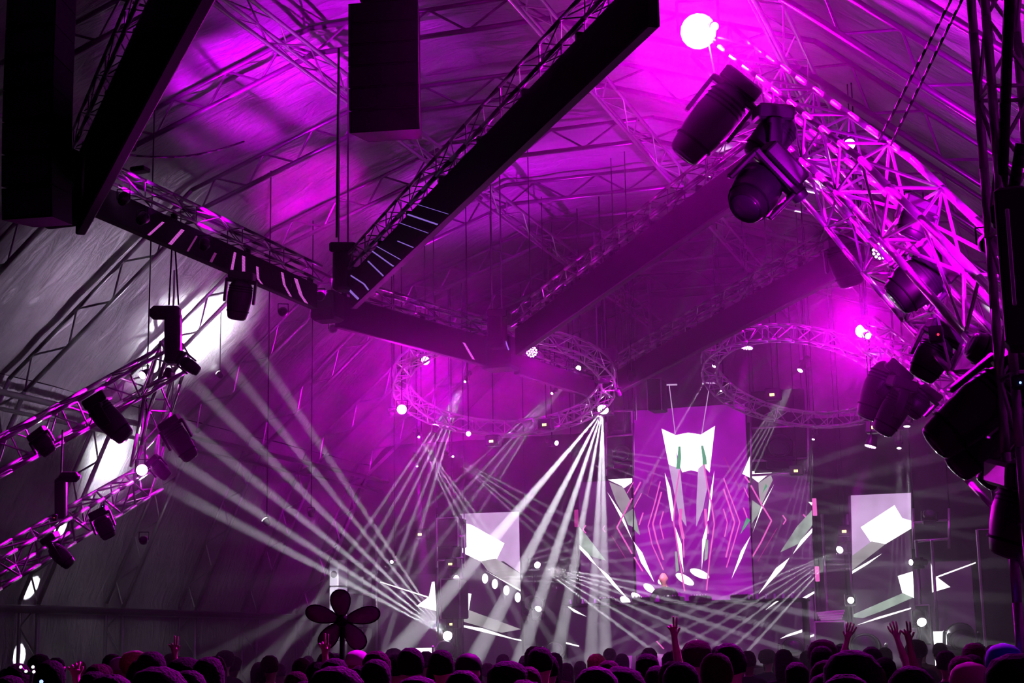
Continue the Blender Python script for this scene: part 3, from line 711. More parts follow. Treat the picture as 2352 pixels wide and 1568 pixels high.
def cc(pts, ox=1300, oy=950, k=3.485): return [(ox + x / k, oy + y / k) for x, y in pts]

# central screens
S1 = screen('led_screen', [(1455, 936), (1722, 930), (1722, 1400), (1455, 1400)], 31.4, 'tall central LED screen glowing purple above the performer', 'scr_purple')
S2 = screen('led_screen', [(1331, 1106), (1454, 1100), (1454, 1400), (1331, 1400)], 31.5, 'left shoulder LED screen with shard shapes beside the tall central one', 'scr_mauve')
S3 = screen('led_screen', [(1723, 1084), (1867, 1082), (1867, 1400), (1723, 1400)], 31.5, 'right shoulder LED screen with shard shapes beside the tall central one', 'scr_mauve')
gA = [('scr_white', [(878, 170), (978, 150), (1080, 165), (1090, 340), (1095, 410), (1058, 440), (1058, 465), (1000, 452), (930, 468), (915, 430), (885, 300)]),
      ('scr_white', [(765, 118), (878, 170), (885, 300), (890, 440), (822, 405)]),
      ('scr_white', [(1080, 165), (1193, 97), (1150, 470), (1095, 410), (1090, 340)]),
      ('scr_lilac', [(822, 410), (912, 435), (930, 610), (965, 905), (905, 810), (860, 600)]),
      ('scr_lilac', [(1058, 440), (1100, 405), (1130, 600), (1095, 770), (1042, 905), (1045, 700)]),
      ('scr_green', [(900, 262), (916, 262), (922, 350), (912, 440), (882, 440), (893, 350)]),
      ('scr_green', [(1082, 255), (1098, 255), (1122, 345), (1128, 405), (1095, 410), (1092, 350)]),
      ('scr_white', [(790, 470), (835, 590), (862, 760), (865, 850), (850, 860), (820, 680)]),
      ('scr_white', [(1188, 455), (1172, 640), (1142, 850), (1133, 860), (1140, 760), (1162, 590)]),
      ('scr_white', [(875, 905), (925, 1040), (942, 1270), (905, 1120)]),
      ('scr_white', [(1130, 880), (1128, 980), (1100, 1110), (1086, 1250), (1090, 1010)]),
      ('scr_greygreen', [(1118, 1000), (1140, 1010), (1132, 1160), (1108, 1180)]),
      ('scr_greygreen', [(872, 1100), (888, 1100), (905, 1250), (880, 1270)])]
for mt, pts in gA: graphic(S1, cc(pts), mt)
def stroke(scr, pts, wpx, mt='scr_pink'):
    q = cc(pts)
    for a, b in zip(q, q[1:]): graphic(scr, thick(a, b, wpx), mt, 'lit_line', .008)
for pts, wd in (([(910, 450), (878, 650), (860, 860), (885, 1010), (950, 1420)], 3.2), ([(1105, 405), (1130, 560), (1165, 720), (1188, 880), (1150, 1150), (1125, 1415)], 3.2),
                ([(740, 375), (705, 470), (650, 660)], 1.4), ([(755, 540), (710, 720), (657, 900), (690, 1050), (780, 1250)], 2.6),
                ([(765, 625), (695, 880), (725, 1010), (780, 1170)], 3.6), ([(780, 780), (752, 880), (782, 1005)], 2.6),
                ([(920, 760), (912, 860), (940, 1000)], 7), ([(940, 1000), (945, 1150)], 2.6),
                ([(1265, 345), (1330, 480), (1395, 610)], 1.6), ([(1262, 515), (1330, 700), (1392, 868), (1340, 1050), (1284, 1230)], 2.6),
                ([(1262, 600), (1350, 868), (1315, 1000), (1280, 1150)], 3.6), ([(1260, 760), (1292, 870), (1270, 985)], 2.6),
                ([(1115, 760), (1122, 880), (1135, 960)], 6)):
    stroke(S1, pts, wd, 'scr_dpink' if wd < 2 else 'scr_pink')
for pts, wd in (([(540, 545), (490, 635)], 2.0), ([(605, 635), (545, 750)], 2.0), ([(618, 790), (585, 890)], 3.0), ([(160, 890), (135, 925), (160, 955)], 2.6), ([(310, 895), (295, 920), (315, 948)], 1.6)):
    stroke(S2, [(min(x, 530), y) for x, y in pts] if False else pts, wd) if max(p[0] for p in pts) < 536 else stroke(S1, pts, wd)
stroke(S2, [(530, 675), (465, 800), (408, 908), (530, 1120)], 3.4); stroke(S1, [(598, 545), (545, 645)], 3.4); stroke(S1, [(545, 1145), (615, 1260)], 3.2)
stroke(S2, [(365, 975), (480, 1160)], 1.5, 'scr_dpink')
stroke(S3, [(1480, 572), (1565, 725), (1645, 855), (1560, 1030), (1480, 1165)], 3.4); stroke(S1, [(1430, 500), (1468, 550)], 3.4)
stroke(S3, [(1690, 915), (1610, 1050), (1535, 1180)], 1.6, 'scr_dpink'); stroke(S3, [(1735, 812), (1762, 850), (1738, 885)], 2.8); stroke(S3, [(1900, 805), (1920, 830)], 3)
stroke(S1, [(1425, 590), (1462, 670)], 2.4); stroke(S1, [(1420, 750), (1450, 830)], 3)
for mt, pts in (('scr_white', [(335, 527), (530, 514), (530, 548), (465, 595), (440, 575)]), ('scr_grey', [(345, 545), (460, 590), (520, 705), (460, 810), (400, 700)]),
                ('scr_white', [(330, 625), (455, 810), (530, 1010), (500, 950)]), ('scr_greygreen', [(465, 810), (535, 760), (535, 905), (500, 890)]),
                ('scr_greygreen', [(108, 905), (175, 985), (320, 1175), (200, 1140), (108, 1045)]), ('scr_white', [(108, 1050), (180, 1120), (245, 1215), (200, 1180), (108, 1080)]),
                ('scr_white', [(245, 1215), (340, 1290), (420, 1390), (510, 1495), (380, 1380)]),
                ):
    graphic(S2, cc(pts), mt)
for mt, pts in (('scr_white', [(540, 1020), (610, 1110), (708, 1350), (600, 1190)]), ('scr_greygreen', [(545, 765), (592, 972), (545, 925)]), ('scr_white', [(1480, 320), (1478, 515), (1412, 480)]),
                ('scr_white', [(1478, 975), (1405, 1160), (1325, 1320), (1400, 1100)]), ('scr_green', [(1478, 850), (1445, 830), (1395, 965)])):
    graphic(S1, cc(pts), mt)
for mt, pts in (('scr_white', [(1487, 460), (1665, 460), (1600, 500), (1540, 550), (1487, 510)]), ('scr_grey', [(1540, 555), (1640, 490), (1655, 530), (1560, 740), (1545, 640)]),
                ('scr_greygreen', [(1490, 690), (1560, 740), (1540, 800), (1487, 880)]), ('scr_white', [(1665, 565), (1560, 780), (1495, 950), (1560, 750)]),
                ('scr_greygreen', [(1970, 770), (1972, 890), (1860, 1040), (1715, 1108), (1850, 900)]), ('scr_white', [(1972, 915), (1970, 950), (1815, 1125), (1880, 1010)]),
                ('scr_white', [(1790, 1150), (1740, 1235), (1540, 1445), (1680, 1235)]), ('scr_white', [(1940, 705), (1972, 708), (1968, 735)]), ('scr_green', [(1600, 560), (1612, 580), (1570, 640)])):
    graphic(S3, cc(pts), mt)
def oval(scr, cx_, cy_, a, b, ang, mt='scr_white'):  # beam light striking the screens, painted as emissive white ovals
    graphic(scr, [(cx_ + a * math.cos(t) * math.cos(R(ang)) - b * math.sin(t) * math.sin(R(ang)), cy_ + a * math.cos(t) * math.sin(R(ang)) + b * math.sin(t) * math.cos(R(ang))) for t in [k * math.pi / 8 for k in range(16)]], mt, 'painted_beam_spot', .012)
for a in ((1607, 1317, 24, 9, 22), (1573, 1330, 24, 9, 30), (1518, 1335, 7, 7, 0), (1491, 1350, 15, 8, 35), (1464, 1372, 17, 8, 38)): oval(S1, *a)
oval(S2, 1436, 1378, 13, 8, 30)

# left and right LED screens
SL = screen('led_screen', [(1062, 1178), (1193, 1172), (1198, 1480), (1065, 1480)], 30.2, 'LED screen left of the stage with a white slab shape and four painted beam spots', 'scr_dark')
dl = lambda pts: cc(pts, 1000, 1150, 3.75)
for mt, pts in (('scr_lilac', [(232, 110), (720, 92), (728, 620), (590, 520), (380, 520), (232, 445)]), ('scr_white', [(232, 190), (310, 205), (595, 365), (530, 500), (390, 520), (232, 445)]),
                ('scr_grey', [(390, 520), (520, 495), (728, 625), (735, 775), (450, 600)]), ('scr_white', [(240, 785), (310, 800), (288, 945), (240, 940)]),
                ('scr_grey', [(243, 945), (290, 940), (738, 1105), (570, 1135), (245, 1040)]), ('scr_white', [(245, 1070), (400, 1095), (660, 1180), (740, 1195), (740, 1208), (560, 1165), (245, 1088)]),
                ('scr_white', [(430, 600), (735, 765), (735, 780)])):
    graphic(SL, dl(pts), mt, lift=.004 if mt == 'scr_lilac' else .009)
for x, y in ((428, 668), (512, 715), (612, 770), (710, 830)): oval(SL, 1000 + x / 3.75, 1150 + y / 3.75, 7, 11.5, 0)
SR = screen('led_screen', [(1954, 1137), (2094, 1130), (2100, 1480), (1958, 1480)], 28.6, 'LED screen right of the stage with a tilted white slab shape', 'scr_dark')
dr = lambda pts: cc(pts, 1850, 1100, 3.351)
for mt, pts in (('scr_lilac', [(350, 125), (812, 105), (815, 380), (610, 500), (360, 590)]), ('scr_white', [(425, 370), (685, 200), (745, 300), (815, 320), (815, 380), (615, 500), (500, 480)]),
                ('scr_grey', [(358, 590), (510, 478), (615, 500), (358, 700)]), ('scr_white', [(360, 705), (590, 572), (480, 655), (360, 728)]),
                ('scr_white', [(710, 745), (830, 708), (835, 915), (745, 875)]), ('scr_greygreen', [(370, 1040), (745, 878), (830, 910), (600, 1010), (440, 1070), (370, 1062)]),
                ('scr_white', [(390, 1125), (560, 1060), (812, 988), (812, 998), (600, 1065)])):
    graphic(SR, dr(pts), mt, lift=.004 if mt == 'scr_lilac' else .009)
SRR = screen('led_screen', [(2100, 1290), (2236, 1286), (2240, 1480), (2102, 1480)], 28.3, 'dark LED screen with a white star shape, far right', 'scr_dark')
for mt, pts in (('scr_white', [(965, 645), (1003, 757), (1018, 757), (1115, 830), (975, 872)]), ('scr_white', [(1003, 750), (1310, 638), (1310, 648), (1010, 760)])): graphic(SRR, dr(pts), mt)
SLL = screen('led_screen', [(872, 1320), (1002, 1316), (1002, 1470), (874, 1470)], 30.6, 'dark LED screen with a white star shape, far left behind the speaker stack', 'scr_dark')
for pts in ([(998, 1335), (992, 1336), (985, 1370), (957, 1391), (1003, 1403)], [(874, 1335), (985, 1370), (984, 1373), (873, 1337)]): graphic(SLL, pts, 'scr_white')
S5 = screen('led_screen', [(2143, 1448), (2176, 1448), (2176, 1490), (2143, 1490)], 26.8, 'small bright white LED panel at the right of the stage floor', 'scr_white')
S6 = screen('led_screen', [(950, 1486), (998, 1486), (998, 1510), (950, 1510)], 27.4, 'small bright white LED panel at the left of the stage floor', 'scr_white')
t = thing('screen_frame', PY(2246, 1480, 26.4), 'tall dark panel with a shiny metal edge at the far right of the stage', 'panel')
a, b = PY(2244, 1216, 26.4), PY(2252, 1490, 26.4); c2 = PY(2420, 1216, 26.4)
mb = MB(); mb.box(((a.x + c2.x) / 2, 26.5, (a.z + 1.37) / 2), c2.x - a.x, .08, a.z - 1.37); mb.build('panel', M['cloth'], t)
mb = MB(); mb.tube((a.x, 26.42, 1.37), (a.x, 26.42, a.z), .022, 8); mb.tube((a.x, 26.42, a.z), (c2.x, 26.42, a.z), .012, 6); mb.build('metal_edge', M['alu'], t)

# side strips (small lit columns beside the screens)
for i, (x, y0, y1, lb) in enumerate(((1871, 1144, 1184, 'upper small pink lit strip right of the central screens'), (1877, 1300, 1335, 'lower small pink lit strip right of the central screens'),
                      (2129, 1317, 1358, 'small dull pink strip right of the right LED screen'), (1324, 1170, 1210, 'small pink lit strip left of the central screens'))):
    p, q = PY(x, y0, 29.2), PY(x, y1, 29.2); t = thing('light_strip', (p.x, 29.2, 1.37), lb, 'light strip', 'small light strips')
    mb = MB(); mb.box((p + q) / 2, .075, .04, p.z - q.z, bev=.008); mb.build('lit_bar', M['scr_pink'] if i < 2 else M['scr_dpink'], t)
    mb = MB(); mb.tube((p.x, 29.24, 1.37), (p.x, 29.24, p.z), .012, 6); mb.build('pole', M['rubber'], t)

# performer's booth
a, b = PY(1296, 1392, 28.2), PY(1842, 1368, 28.2); zt = (a.z + b.z) / 2
t = thing('performer_booth', ((a.x + b.x) / 2, 28.5, 1.37), 'long booth fronted by a dim LED panel, holding the mixing gear', 'booth')
mb = MB(); mb.box(((a.x + b.x) / 2, 28.75, (zt + 1.37) / 2), b.x - a.x, 1.0, zt - 1.37 - .04, bev=.02); mb.build('booth_body', M['black'], t)
mb = MB(); mb.box(((a.x + b.x) / 2, 28.7, zt - .02), b.x - a.x + .06, 1.16, .045, bev=.01); mb.build('booth_top', M['deck'], t)
mb = MB(); mb.box(((a.x + b.x) / 2, 28.235, (zt + 1.37) / 2), b.x - a.x - .04, .02, zt - 1.5); bf = mb.build('screen_face', M['scr_dark'], t)
SB = (t, bf, 28.22)
db = lambda pts: cc(pts, 1350, 1250, 3.92)
for pts in ([(1765, 480), (1690, 530), (1600, 590), (1680, 520)], [(1930, 765), (1930, 790), (1730, 850), (1800, 810)], [(-205, 540), (-110, 590), (-10, 650), (-120, 610)]):
    graphic(SB, db(pts), 'scr_white')
for a_, b_ in (((620, 870), (685, 940)), ((980, 855), (920, 935)), ): graphic(SB, thick(*db([a_, b_]), 2.6), 'scr_pink', 'lit_line')
graphic(SB, [(1277, 1474), (1312, 1482), (1312, 1485), (1277, 1478)] if False else [(1300, 1474), (1330, 1482), (1330, 1485), (1300, 1478)], 'scr_white')
SBR = screen('led_screen', [(1843, 1350), (1870, 1348), (1870, 1470), (1843, 1470)], 28.9, 'narrow LED panel right of the booth with two slanted white bars', 'scr_mauve')
for pts in ([(1930, 480), (2040, 420), (2040, 440), (1930, 510)], [(1940, 845), (2038, 805), (2038, 825), (1945, 858)]): graphic(SBR, db(pts), 'scr_white')

# gear on the booth: mixer and four players, small knobs catch light
for i, (x, lb) in enumerate(((1480, 'media player left of the mixer on the booth'), (1548, 'mixer in front of the performer on the booth'), (1610, 'media player right of the mixer on the booth'), (1400, 'low keyboard at the left part of the booth'), (1705, 'effects unit at the right part of the booth'))):
    c = PY(x, 1378, 28.6); t = thing('media_player', (c.x, 28.55, zt), lb, 'music equipment', 'gear on the booth')
    mb = MB(); mb.box((c.x, 28.55, zt + .05), .34, .38, .09, bev=.015); mb.build('device_body', M['plastic'], t)
    mb = MB()
    for k in range(6): mb.lathe((c.x - .13 + .05 * k, 28.42 + .05 * (k % 2), zt + .095), (0, 0, 1), [(0, .012), (.025, .010)], 8)
    mb.build('knob', M['alu'], t)
for k in range(9):
    x = 1660 + 20 * k if k > 2 else 1310 + 28 * k
    c = PY(x, 1378, 28.3); mb = MB(); mb.lathe((c.x, 28.3, zt), (0, 0, 1), [(0, .02), (.03, .022), (.09, .018)], 8)
    solo('drink_cup', mb, M['teal'], 'small clear cup on the booth edge, ' + ['at its left end', 'second from the left', 'third from the left', 'left of the effects unit', 'just right of the effects unit', 'fourth from the right end', 'third from the right end', 'second from the right end', 'at its right end'][k], 'cup', 'cups along the booth edge')

# stage monitors along the lip
for x0, x1, y0, lb in ((1386, 1447, 1506, 'leftmost purple lit wedge monitor on the stage lip'), (1476, 1540, 1502, 'middle purple lit wedge monitor on the stage lip'), (1615, 1682, 1497, 'rightmost purple lit wedge monitor on the stage lip')):
    p, q = PY(x0, y0, 27.1), PY(x1, y0, 27.1); xm = (p.x + q.x) / 2; wx = q.x - p.x; zt2 = (p.z + q.z) / 2
    t = thing('stage_monitor', (xm, 27.1, 1.37), lb, 'stage monitor', 'wedge monitors')
    mb = MB(); mb.loft([[(xm - wx / 2, 27.1, 1.37), (xm - wx / 2, 27.5, 1.37), (xm - wx / 2, 27.5, zt2), (xm - wx / 2, 27.25, zt2)], [(xm + wx / 2, 27.1, 1.37), (xm + wx / 2, 27.5, 1.37), (xm + wx / 2, 27.5, zt2), (xm + wx / 2, 27.25, zt2)]])
    mb.build('monitor_cabinet', M['greybox'], t)
    mb = MB(); mb.box((xm, 27.52, (1.37 + zt2) / 2), wx * .9, .02, (zt2 - 1.37) * .8); mb.build('grille', M['grille'], t)
    child_light(t, 'SPOT', (xm, 26.4, 1.9), 22, MAGENTA, (xm, 27.2, 1.6), 70, .6, .05)

# speaker stacks left of the stage
def stack(x0, x1, y0, y1, Y, n, mt, label, logo=False):
    a, b = PY(x0, y0, Y), PY(x1, y1, Y); wx = b.x - a.x; H = a.z - 1.0; h = H / n
    for k in range(n):
        z = 1.0 + h * k; xm = (a.x + b.x) / 2
        t = thing('speaker_cabinet', (xm, Y, z), label + ', ' + ['at the bottom', 'next above the bottom', 'third from the bottom', 'fourth from the bottom', 'fifth from the bottom', 'at the top'][k if k < n - 1 else 5], 'speaker', 'speaker stack left of the stage')
        mb = MB(); mb.box((xm, Y + .2, z + h / 2), wx, .4, h * .97, bev=.012); mb.build('cabinet_body', M[mt], t)
        mb = MB(); mb.lathe((xm, Y + .0, z + h * .45), (0, -1, 0), [(0, wx * .34), (.012, wx * .36), (.012, wx * .30), (-.03 + .04, wx * .1)], 14); mb.build('speaker_cone', M['grille'], t)
        if logo and k == 0:
            mb = MB(); c0 = Vector((xm, Y - .012, z + h * .86)); pr = [c0 + Vector((math.cos(t_) * .045, 0, math.sin(t_) * .075)) for t_ in [j * math.pi / 8 for j in range(16)]]
            mb.path(pr, .006, 5, True); mb.path([c0 + Vector((x_ * .03, 0, z_ * .05)) for x_, z_ in ((.6, .8), (-.5, .8), (-.6, .2), (.5, -.1), (.6, -.7), (-.6, -.8))], .006, 5)
            mb.build('oval_emblem', M['scr_white'], t)
mb = MB(); p = PY(700, 1400, 27.4); q = PY(880, 1400, 27.4); mb.box(((p.x + q.x) / 2, 27.7, .5), q.x - p.x + .3, 1.3, 1.0); solo('speaker_riser', mb, M['cloth'], 'low black riser under the speaker stack left of the stage', 'platform')
stack(757, 777, 1285, 1480, 27.4, 5, 'greybox', 'slim pale cabinet in the left speaker column by the flower', True)
stack(800, 834, 1290, 1480, 27.5, 4, 'grille', 'wide dark cabinet in the right speaker column by the flower')

q = PY(780, 1380, 27.4); wash_lamp('added white lamp hung above the crowd aimed at the speaker stack by the flower', 715, 1180, 26.3, .05, q, WHITE, 1800, 22, 'lens_off', group='added front lamps')  # added lamp, put in to brighten the speaker stack
def post(x, y0, Y, label, r=.025, mt='galv', z0=1.37):
    p = PY(x, y0, Y); mb = MB(); mb.tube((p.x, Y, z0), (p.x, Y, p.z), r, 8); return solo('steel_post', mb, M[mt], label, 'post', 'posts around the stage', True, loc=(p.x, Y, z0))
post(865, 1250, 28, 'thin purple lit post right of the speaker stack', .022, z0=1.0 if False else 1.37)
post(1003, 1180, 29.8, 'post at the left edge of the left lighting tower'); post(1058, 1180, 29.8, 'post at the right edge of the left lighting tower')
post(1888, 1180, 28.9, 'post left of the right lighting tower'); post(1947, 1180, 28.9, 'post right of the right lighting tower')
post(2104, 1240, 27.6, 'post left of the far right lighting tower'); post(2140, 1240, 27.6, 'post right of the far right lighting tower')
post(1490, 645, 33.2, 'tall faint steel column left of centre behind the stage', .035, 'alu')

# scaffold grids over the stage with big moving heads
def grid(x0, x1, ys, Y, label):
    t = thing('scaffold_frame', PY((x0 + x1) / 2, max(ys), Y), label, 'scaffold', 'scaffold frames above the stage')
    for y in ys:
        mb = MB(); mb.tube(PY(x0, y + 3, Y), PY(x1, y - 3, Y), .022, 8); mb.build('cross_bar', M['alu'], t, True)
    for x in (x0, x1):
        mb = MB(); mb.tube(PY(x, min(ys) - 30, Y), PY(x, max(ys) + 20, Y), .022, 8); mb.build('upright', M['alu'], t, True)
        q0 = PY(x, min(ys) - 30, Y); mb = MB(); mb.tube(q0, (q0.x, q0.y, roof_z(q0.x)), .012, 6); mb.build('drop_pipe', M['rubber'], t)
    return t
grid(1392, 1455, [1000, 1072], 30.8, 'scaffold frame left of the tall central screen')
grid(1725, 1856, [980, 1055, 1088], 30.8, 'scaffold frame right of the tall central screen')
grid(1318, 1460, [878, 945], 30.9, 'upper scaffold frame left of the tall central screen')
grid(1003, 1066, [1233, 1283], 29.7, 'short scaffold frame left of the left LED screen')
grid(2098, 2180, [1197, 1240], 27.8, 'short scaffold frame right of the right LED screen')
for x0, x1, y, lb in ((1519, 1555, 884, 'short lit bar holding the left wire of the central screen'), (1613, 1648, 880, 'short lit bar holding the right wire of the central screen')):
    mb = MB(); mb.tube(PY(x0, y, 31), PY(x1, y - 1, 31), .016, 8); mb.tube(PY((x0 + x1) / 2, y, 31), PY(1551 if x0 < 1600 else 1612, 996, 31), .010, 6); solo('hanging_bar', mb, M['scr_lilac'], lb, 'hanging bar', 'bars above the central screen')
for x0, x1, y0, y1, lb in ((1395, 1454, 1000, 1070, 'black panel behind the left scaffold moving head'), (1725, 1856, 900, 1080, 'black panel behind the right scaffold moving head'), (1868, 1952, 1200, 1480, 'black cloth panel between the central and right screens'), (1200, 1328, 1180, 1480, 'black cloth panel between the left and central screens')):
    p, q = PY(x0, y0, 31.2), PY(x1, y1, 31.2); zb = max(1.37, q.z); t = thing('black_panel', ((p.x + q.x) / 2, 31.2, zb), lb, 'panel', 'black stage panels')
    mb = MB(); mb.box(((p.x + q.x) / 2, 31.2, (p.z + zb) / 2), q.x - p.x, .05, p.z - zb); mb.build('cloth', M['cloth'], t)
    for xx in (p.x + .05, q.x - .05): mb = MB(); mb.tube((xx, 31.2, p.z), (xx, 31.2, roof_z(xx)), .008, 5); mb.build('hanging_line', M['rubber'], t)

def stage_head(x, y, Y, s, label, lensx=0, lensy=1, lens='lens_off', hang=False, disp=None):
    k = 1 if not hang else -1
    o = PY(x, y, Y); d = (o - CAM).dot(FW)
    t, H, ax = moving_head('moving_head', label, (x, y + (.62 * s * k)), (x, y), (x + lensx * s * .5, y + lensy * s * .5 - .001), d, .0102 * s * 1, .0085 * s, lens, group='moving heads around the stage', dtip=d - .16)
    if y < 1150: q0 = H + Vector((0, 0, -.62 * s * d / F)); mb = MB(); mb.tube(H, (H.x, H.y + .3, H.z - .45), .02, 6); mb.tube((H.x, H.y + .3, H.z - .45), (H.x, H.y + .3, roof_z(H.x)), .010, 6); mb.build('drop_pipe', M['rubber'], t)
    if disp:
        mb = MB(); mb.box(PY(x + disp[0], y + disp[1], Y - .25), .07, .01, .035); mb.build('display', M['led_y'], t)
    return t
stage_head(1790, 1022, 30.6, 58, 'moving head in a lit arch shaped yoke, right scaffold frame', 0, .15)
stage_head(1428, 1040, 30.6, 40, 'moving head in the left scaffold frame', 0, .3)
stage_head(1990, 1490, 26.2, 62, 'large moving head standing at the stage lip, its lens turned to the crowd', -.05, -.2)
stage_head(2208, 1462, 26.0, 52, 'moving head standing at the right end of the stage lip with a lit ring', .1, .3)
stage_head(1822, 1490, 27.2, 48, 'purple edged moving head standing right of the booth', 0, -.2)
stage_head(1275, 1495, 27.2, 44, 'moving head standing left of the booth', 0, -.2)
stage_head(1022, 1492, 27.2, 44, 'moving head standing near the lit lamp left of the left LED screen', 0, -.2)
stage_head(2135, 1180, 27.6, 26, 'small moving head above the right scaffold frame', .2, -.3)
stage_head(1225, 1385, 28.6, 40, 'moving head hooded by a backlit cover left of the booth', .4, .2)
for (x, y, Y, lb) in ((1128, 1013, 27, 'on the left ring truss'), (1250, 975, 27, 'near the right end of the left ring truss'), (964, 1227, 29.5, 'high left of the left lighting tower'), (1034, 1295, 29.5, 'in the middle of the left lighting tower'),
                    (1037, 1433, 29.5, 'low on the left lighting tower'), (1773, 906, 26, 'under the right ring truss'), (1828, 1081, 30.4, 'under the right scaffold frame'), (1939, 1220, 28.6, 'on the right lighting tower'), (2006, 981, 25, 'at the right end of the right ring truss')):
    c = PY(x, y, Y); t = thing('control_box', c, 'black box with tiny yellow display ' + lb, 'control box', 'boxes with yellow displays')
    mb = MB(); mb.box(c + Vector((0, .12, .02)), .26, .2, .2, bev=.02); mb.build('box_body', M['plastic'], t)
    mb = MB(); mb.box(c, .075, .012, .045); mb.build('display', M['led_y'], t)
    mb = MB(); mb.tube((c.x, c.y + .12, c.z + .1), (c.x, c.y + .12, roof_z(c.x)), .009, 6); mb.build('drop_pipe', M['rubber'], t)
def speaker_box(x0, x1, y0, y1, Y, label, mt='black'):
    p, q = PY(x0, y0, Y), PY(x1, y1, Y); t = thing('equipment_case', ((p.x + q.x) / 2, Y, max(1.37, q.z)), label, 'equipment case', 'cases around the stage')
    z0 = max(1.37, q.z); mb = MB(); mb.box(((p.x + q.x) / 2, Y + .25, (p.z + z0) / 2), q.x - p.x, .5, p.z - z0, bev=.02); mb.build('case_body', M[mt], t)
    mb = MB(); X0, X1 = p.x, q.x
    for a_, b_ in (((X0, p.z), (X1, p.z)), ((X1, p.z), (X1, z0)), ((X0, p.z), (X0, z0))): mb.tube((a_[0], Y, a_[1]), (b_[0], Y, b_[1]), .014, 6)
    mb.build('metal_edging', M['alu'], t); return t
t = speaker_box(1871, 1944, 1428, 1500, 27.0, 'black flight case with metal edges right of the booth')
child_light(t, 'SPOT', PY(1905, 1360, 26.2), 60, MAGENTA, PY(1905, 1430, 27.2), 60, .6, .05)
mb = MB()
for k in range(4): mb.tube(PY(1876 + 3 * k, 1408 + 5 * k, 27.1), PY(1940 - 2 * k, 1402 + 6 * k, 27.1), .02, 6)
solo('cable_coil', mb, M['alu'], 'coiled magenta lit cables and stands lying on the flight case', 'cables')
speaker_box(1485, 1520, 870, 940, 30.4, 'black box hanging left of the tall central screen top')
speaker_box(1012, 1056, 1330, 1420, 29.0, 'black case in the left lighting tower')
speaker_box(2102, 2140, 1390, 1480, 27.0, 'black case in the far right lighting tower')
speaker_box(1003, 1052, 1190, 1255, 29.6, 'black case at the top of the left lighting tower')

# ------------------------------------------------------------------ beam lights on and around the stage
BEAM = 36.0
def beam_light(label, px, py, Y, tg, cone, power, rad=.07, col=WHITE, lens='lens_w', facing=True, Yt=None, face_pow=0.0):
    src = PY(px, py, Y); tgts = []
    fac = [q[3] if len(q) > 3 else 1.0 for q in tg]
    for q in tg: tgts.append(PY(q[0], q[1], q[2]))
    mean = sum(((p - src).normalized() for p in tgts), Vector()).normalized()
    ax = (mean + ((CAM - src).normalized() * .6 if facing else Vector())).normalized()
    t = thing('beam_light', src, label, 'stage light', 'beam lights')
    mb = MB(); mb.lathe(src, ax, [(-.30, .06), (-.28, rad * 1.15), (-.12, rad * 1.3), (0, rad * 1.2), (.005, rad)], 14); mb.build('lamp_head', M['plastic'], t, True)
    mb = MB(); mb.lathe(src, ax, [(.004, rad), (.012, rad * .9), (.02, rad * .1)], 14); mb.build('lens', M[lens], t, True)
    mb = MB(); s = ax.cross(Vector((0, 0, 1))).normalized()
    for k in (-1, 1): mb.box(src - ax * .15 + s * (rad * 1.5 * k), .025, .07, rad * 3.2, s, Vector((0, 0, 1)).cross(s), bev=.006)
    mb.box(src - ax * .15 - Vector((0, 0, rad * 1.7)), rad * 3.2, .12, .05, s, Vector((0, 0, 1)).cross(s), bev=.01); mb.build('yoke', M['plastic'], t)
    if facing:
        mb = MB(); mb.tube(src - ax * .15 - Vector((0, 0, rad * 1.7)), Vector(((src - ax * .15).x, (src - ax * .15).y, 1.37 if src.z < 4.2 else roof_z(src.x))), .014, 6); mb.build('stand' if src.z < 4.2 else 'drop_pipe', M['rubber'], t)
    else:
        q0 = src - ax * .15; mb = MB(); mb.tube(q0, (q0.x, q0.y, roof_z(q0.x)), .010, 6); mb.build('drop_pipe', M['rubber'], t)
    for p, fk in zip(tgts, fac):
        d = (p - src).normalized()
        child_light(t, 'SPOT', src + ax * .03 + d * .02, power * fk * BEAM, col, p, cone, .35, .012)
    if face_pow: child_light(t, 'SPOT', src + ax * .05, face_pow * .5, col, CAM, 100, 1.0, rad)
    return t
# fan thrown over the crowd to the left
beam_light('glaring lamp at the lower left of the stage throwing six long beams up left', 1028, 1460, 27.2,
    [(430, 1142, 17.5, .8), (440, 1078, 18), (455, 1000, 18), (490, 925, 18), (535, 850, 18.5, .9), (620, 850, 19, .8)], 1.05, 5200, .085, face_pow=60)
# strobe bar above centre
src_lab = 'black bar of lamps under the farthest junction throwing the brightest white beams'
beam_light(src_lab, 1385, 940, 27.2,
    [(1000, 1225, 24), (1110, 1265, 24.5), (1195, 1310, 25), (1262, 1310, 25.5), (1310, 1345, 26), (1362, 1420, 26), (1389, 1440, 26)], 3.3, 13000, .10, face_pow=0)
mb = MB(); p = PY(1386, 936, 27.4); mb.box(p, .34, .2, .16, bev=.02)
solo('lamp_bar', mb, M['plastic'], 'boxy housing carrying the lamps at the farthest junction', 'lamp housing')
beam_light('hanging lamp with five thin beams, left of the farthest fascia truss', 1068, 876, 28.5, [(842, 1210, 25), (866, 1225, 25), (893, 1240, 25), (925, 1250, 25), (955, 1250, 25)], 0.8, 6000, .022, facing=False)
beam_light('hanging lamp with a pale narrow fan left of the bottom of the left ring', 962, 1003, 29, [(1030, 1150, 27), (1043, 1150, 27), (1058, 1150, 27), (1071, 1150, 27)], 0.8, 2400, .022, facing=False)
beam_light('hanging lamp with a faint fan slanting right below the left ring', 1040, 1048, 29.5, [(1165, 1150, 28), (1180, 1140, 28), (1192, 1128, 28), (1160, 1160, 28)], 0.7, 2000, .022, facing=False)
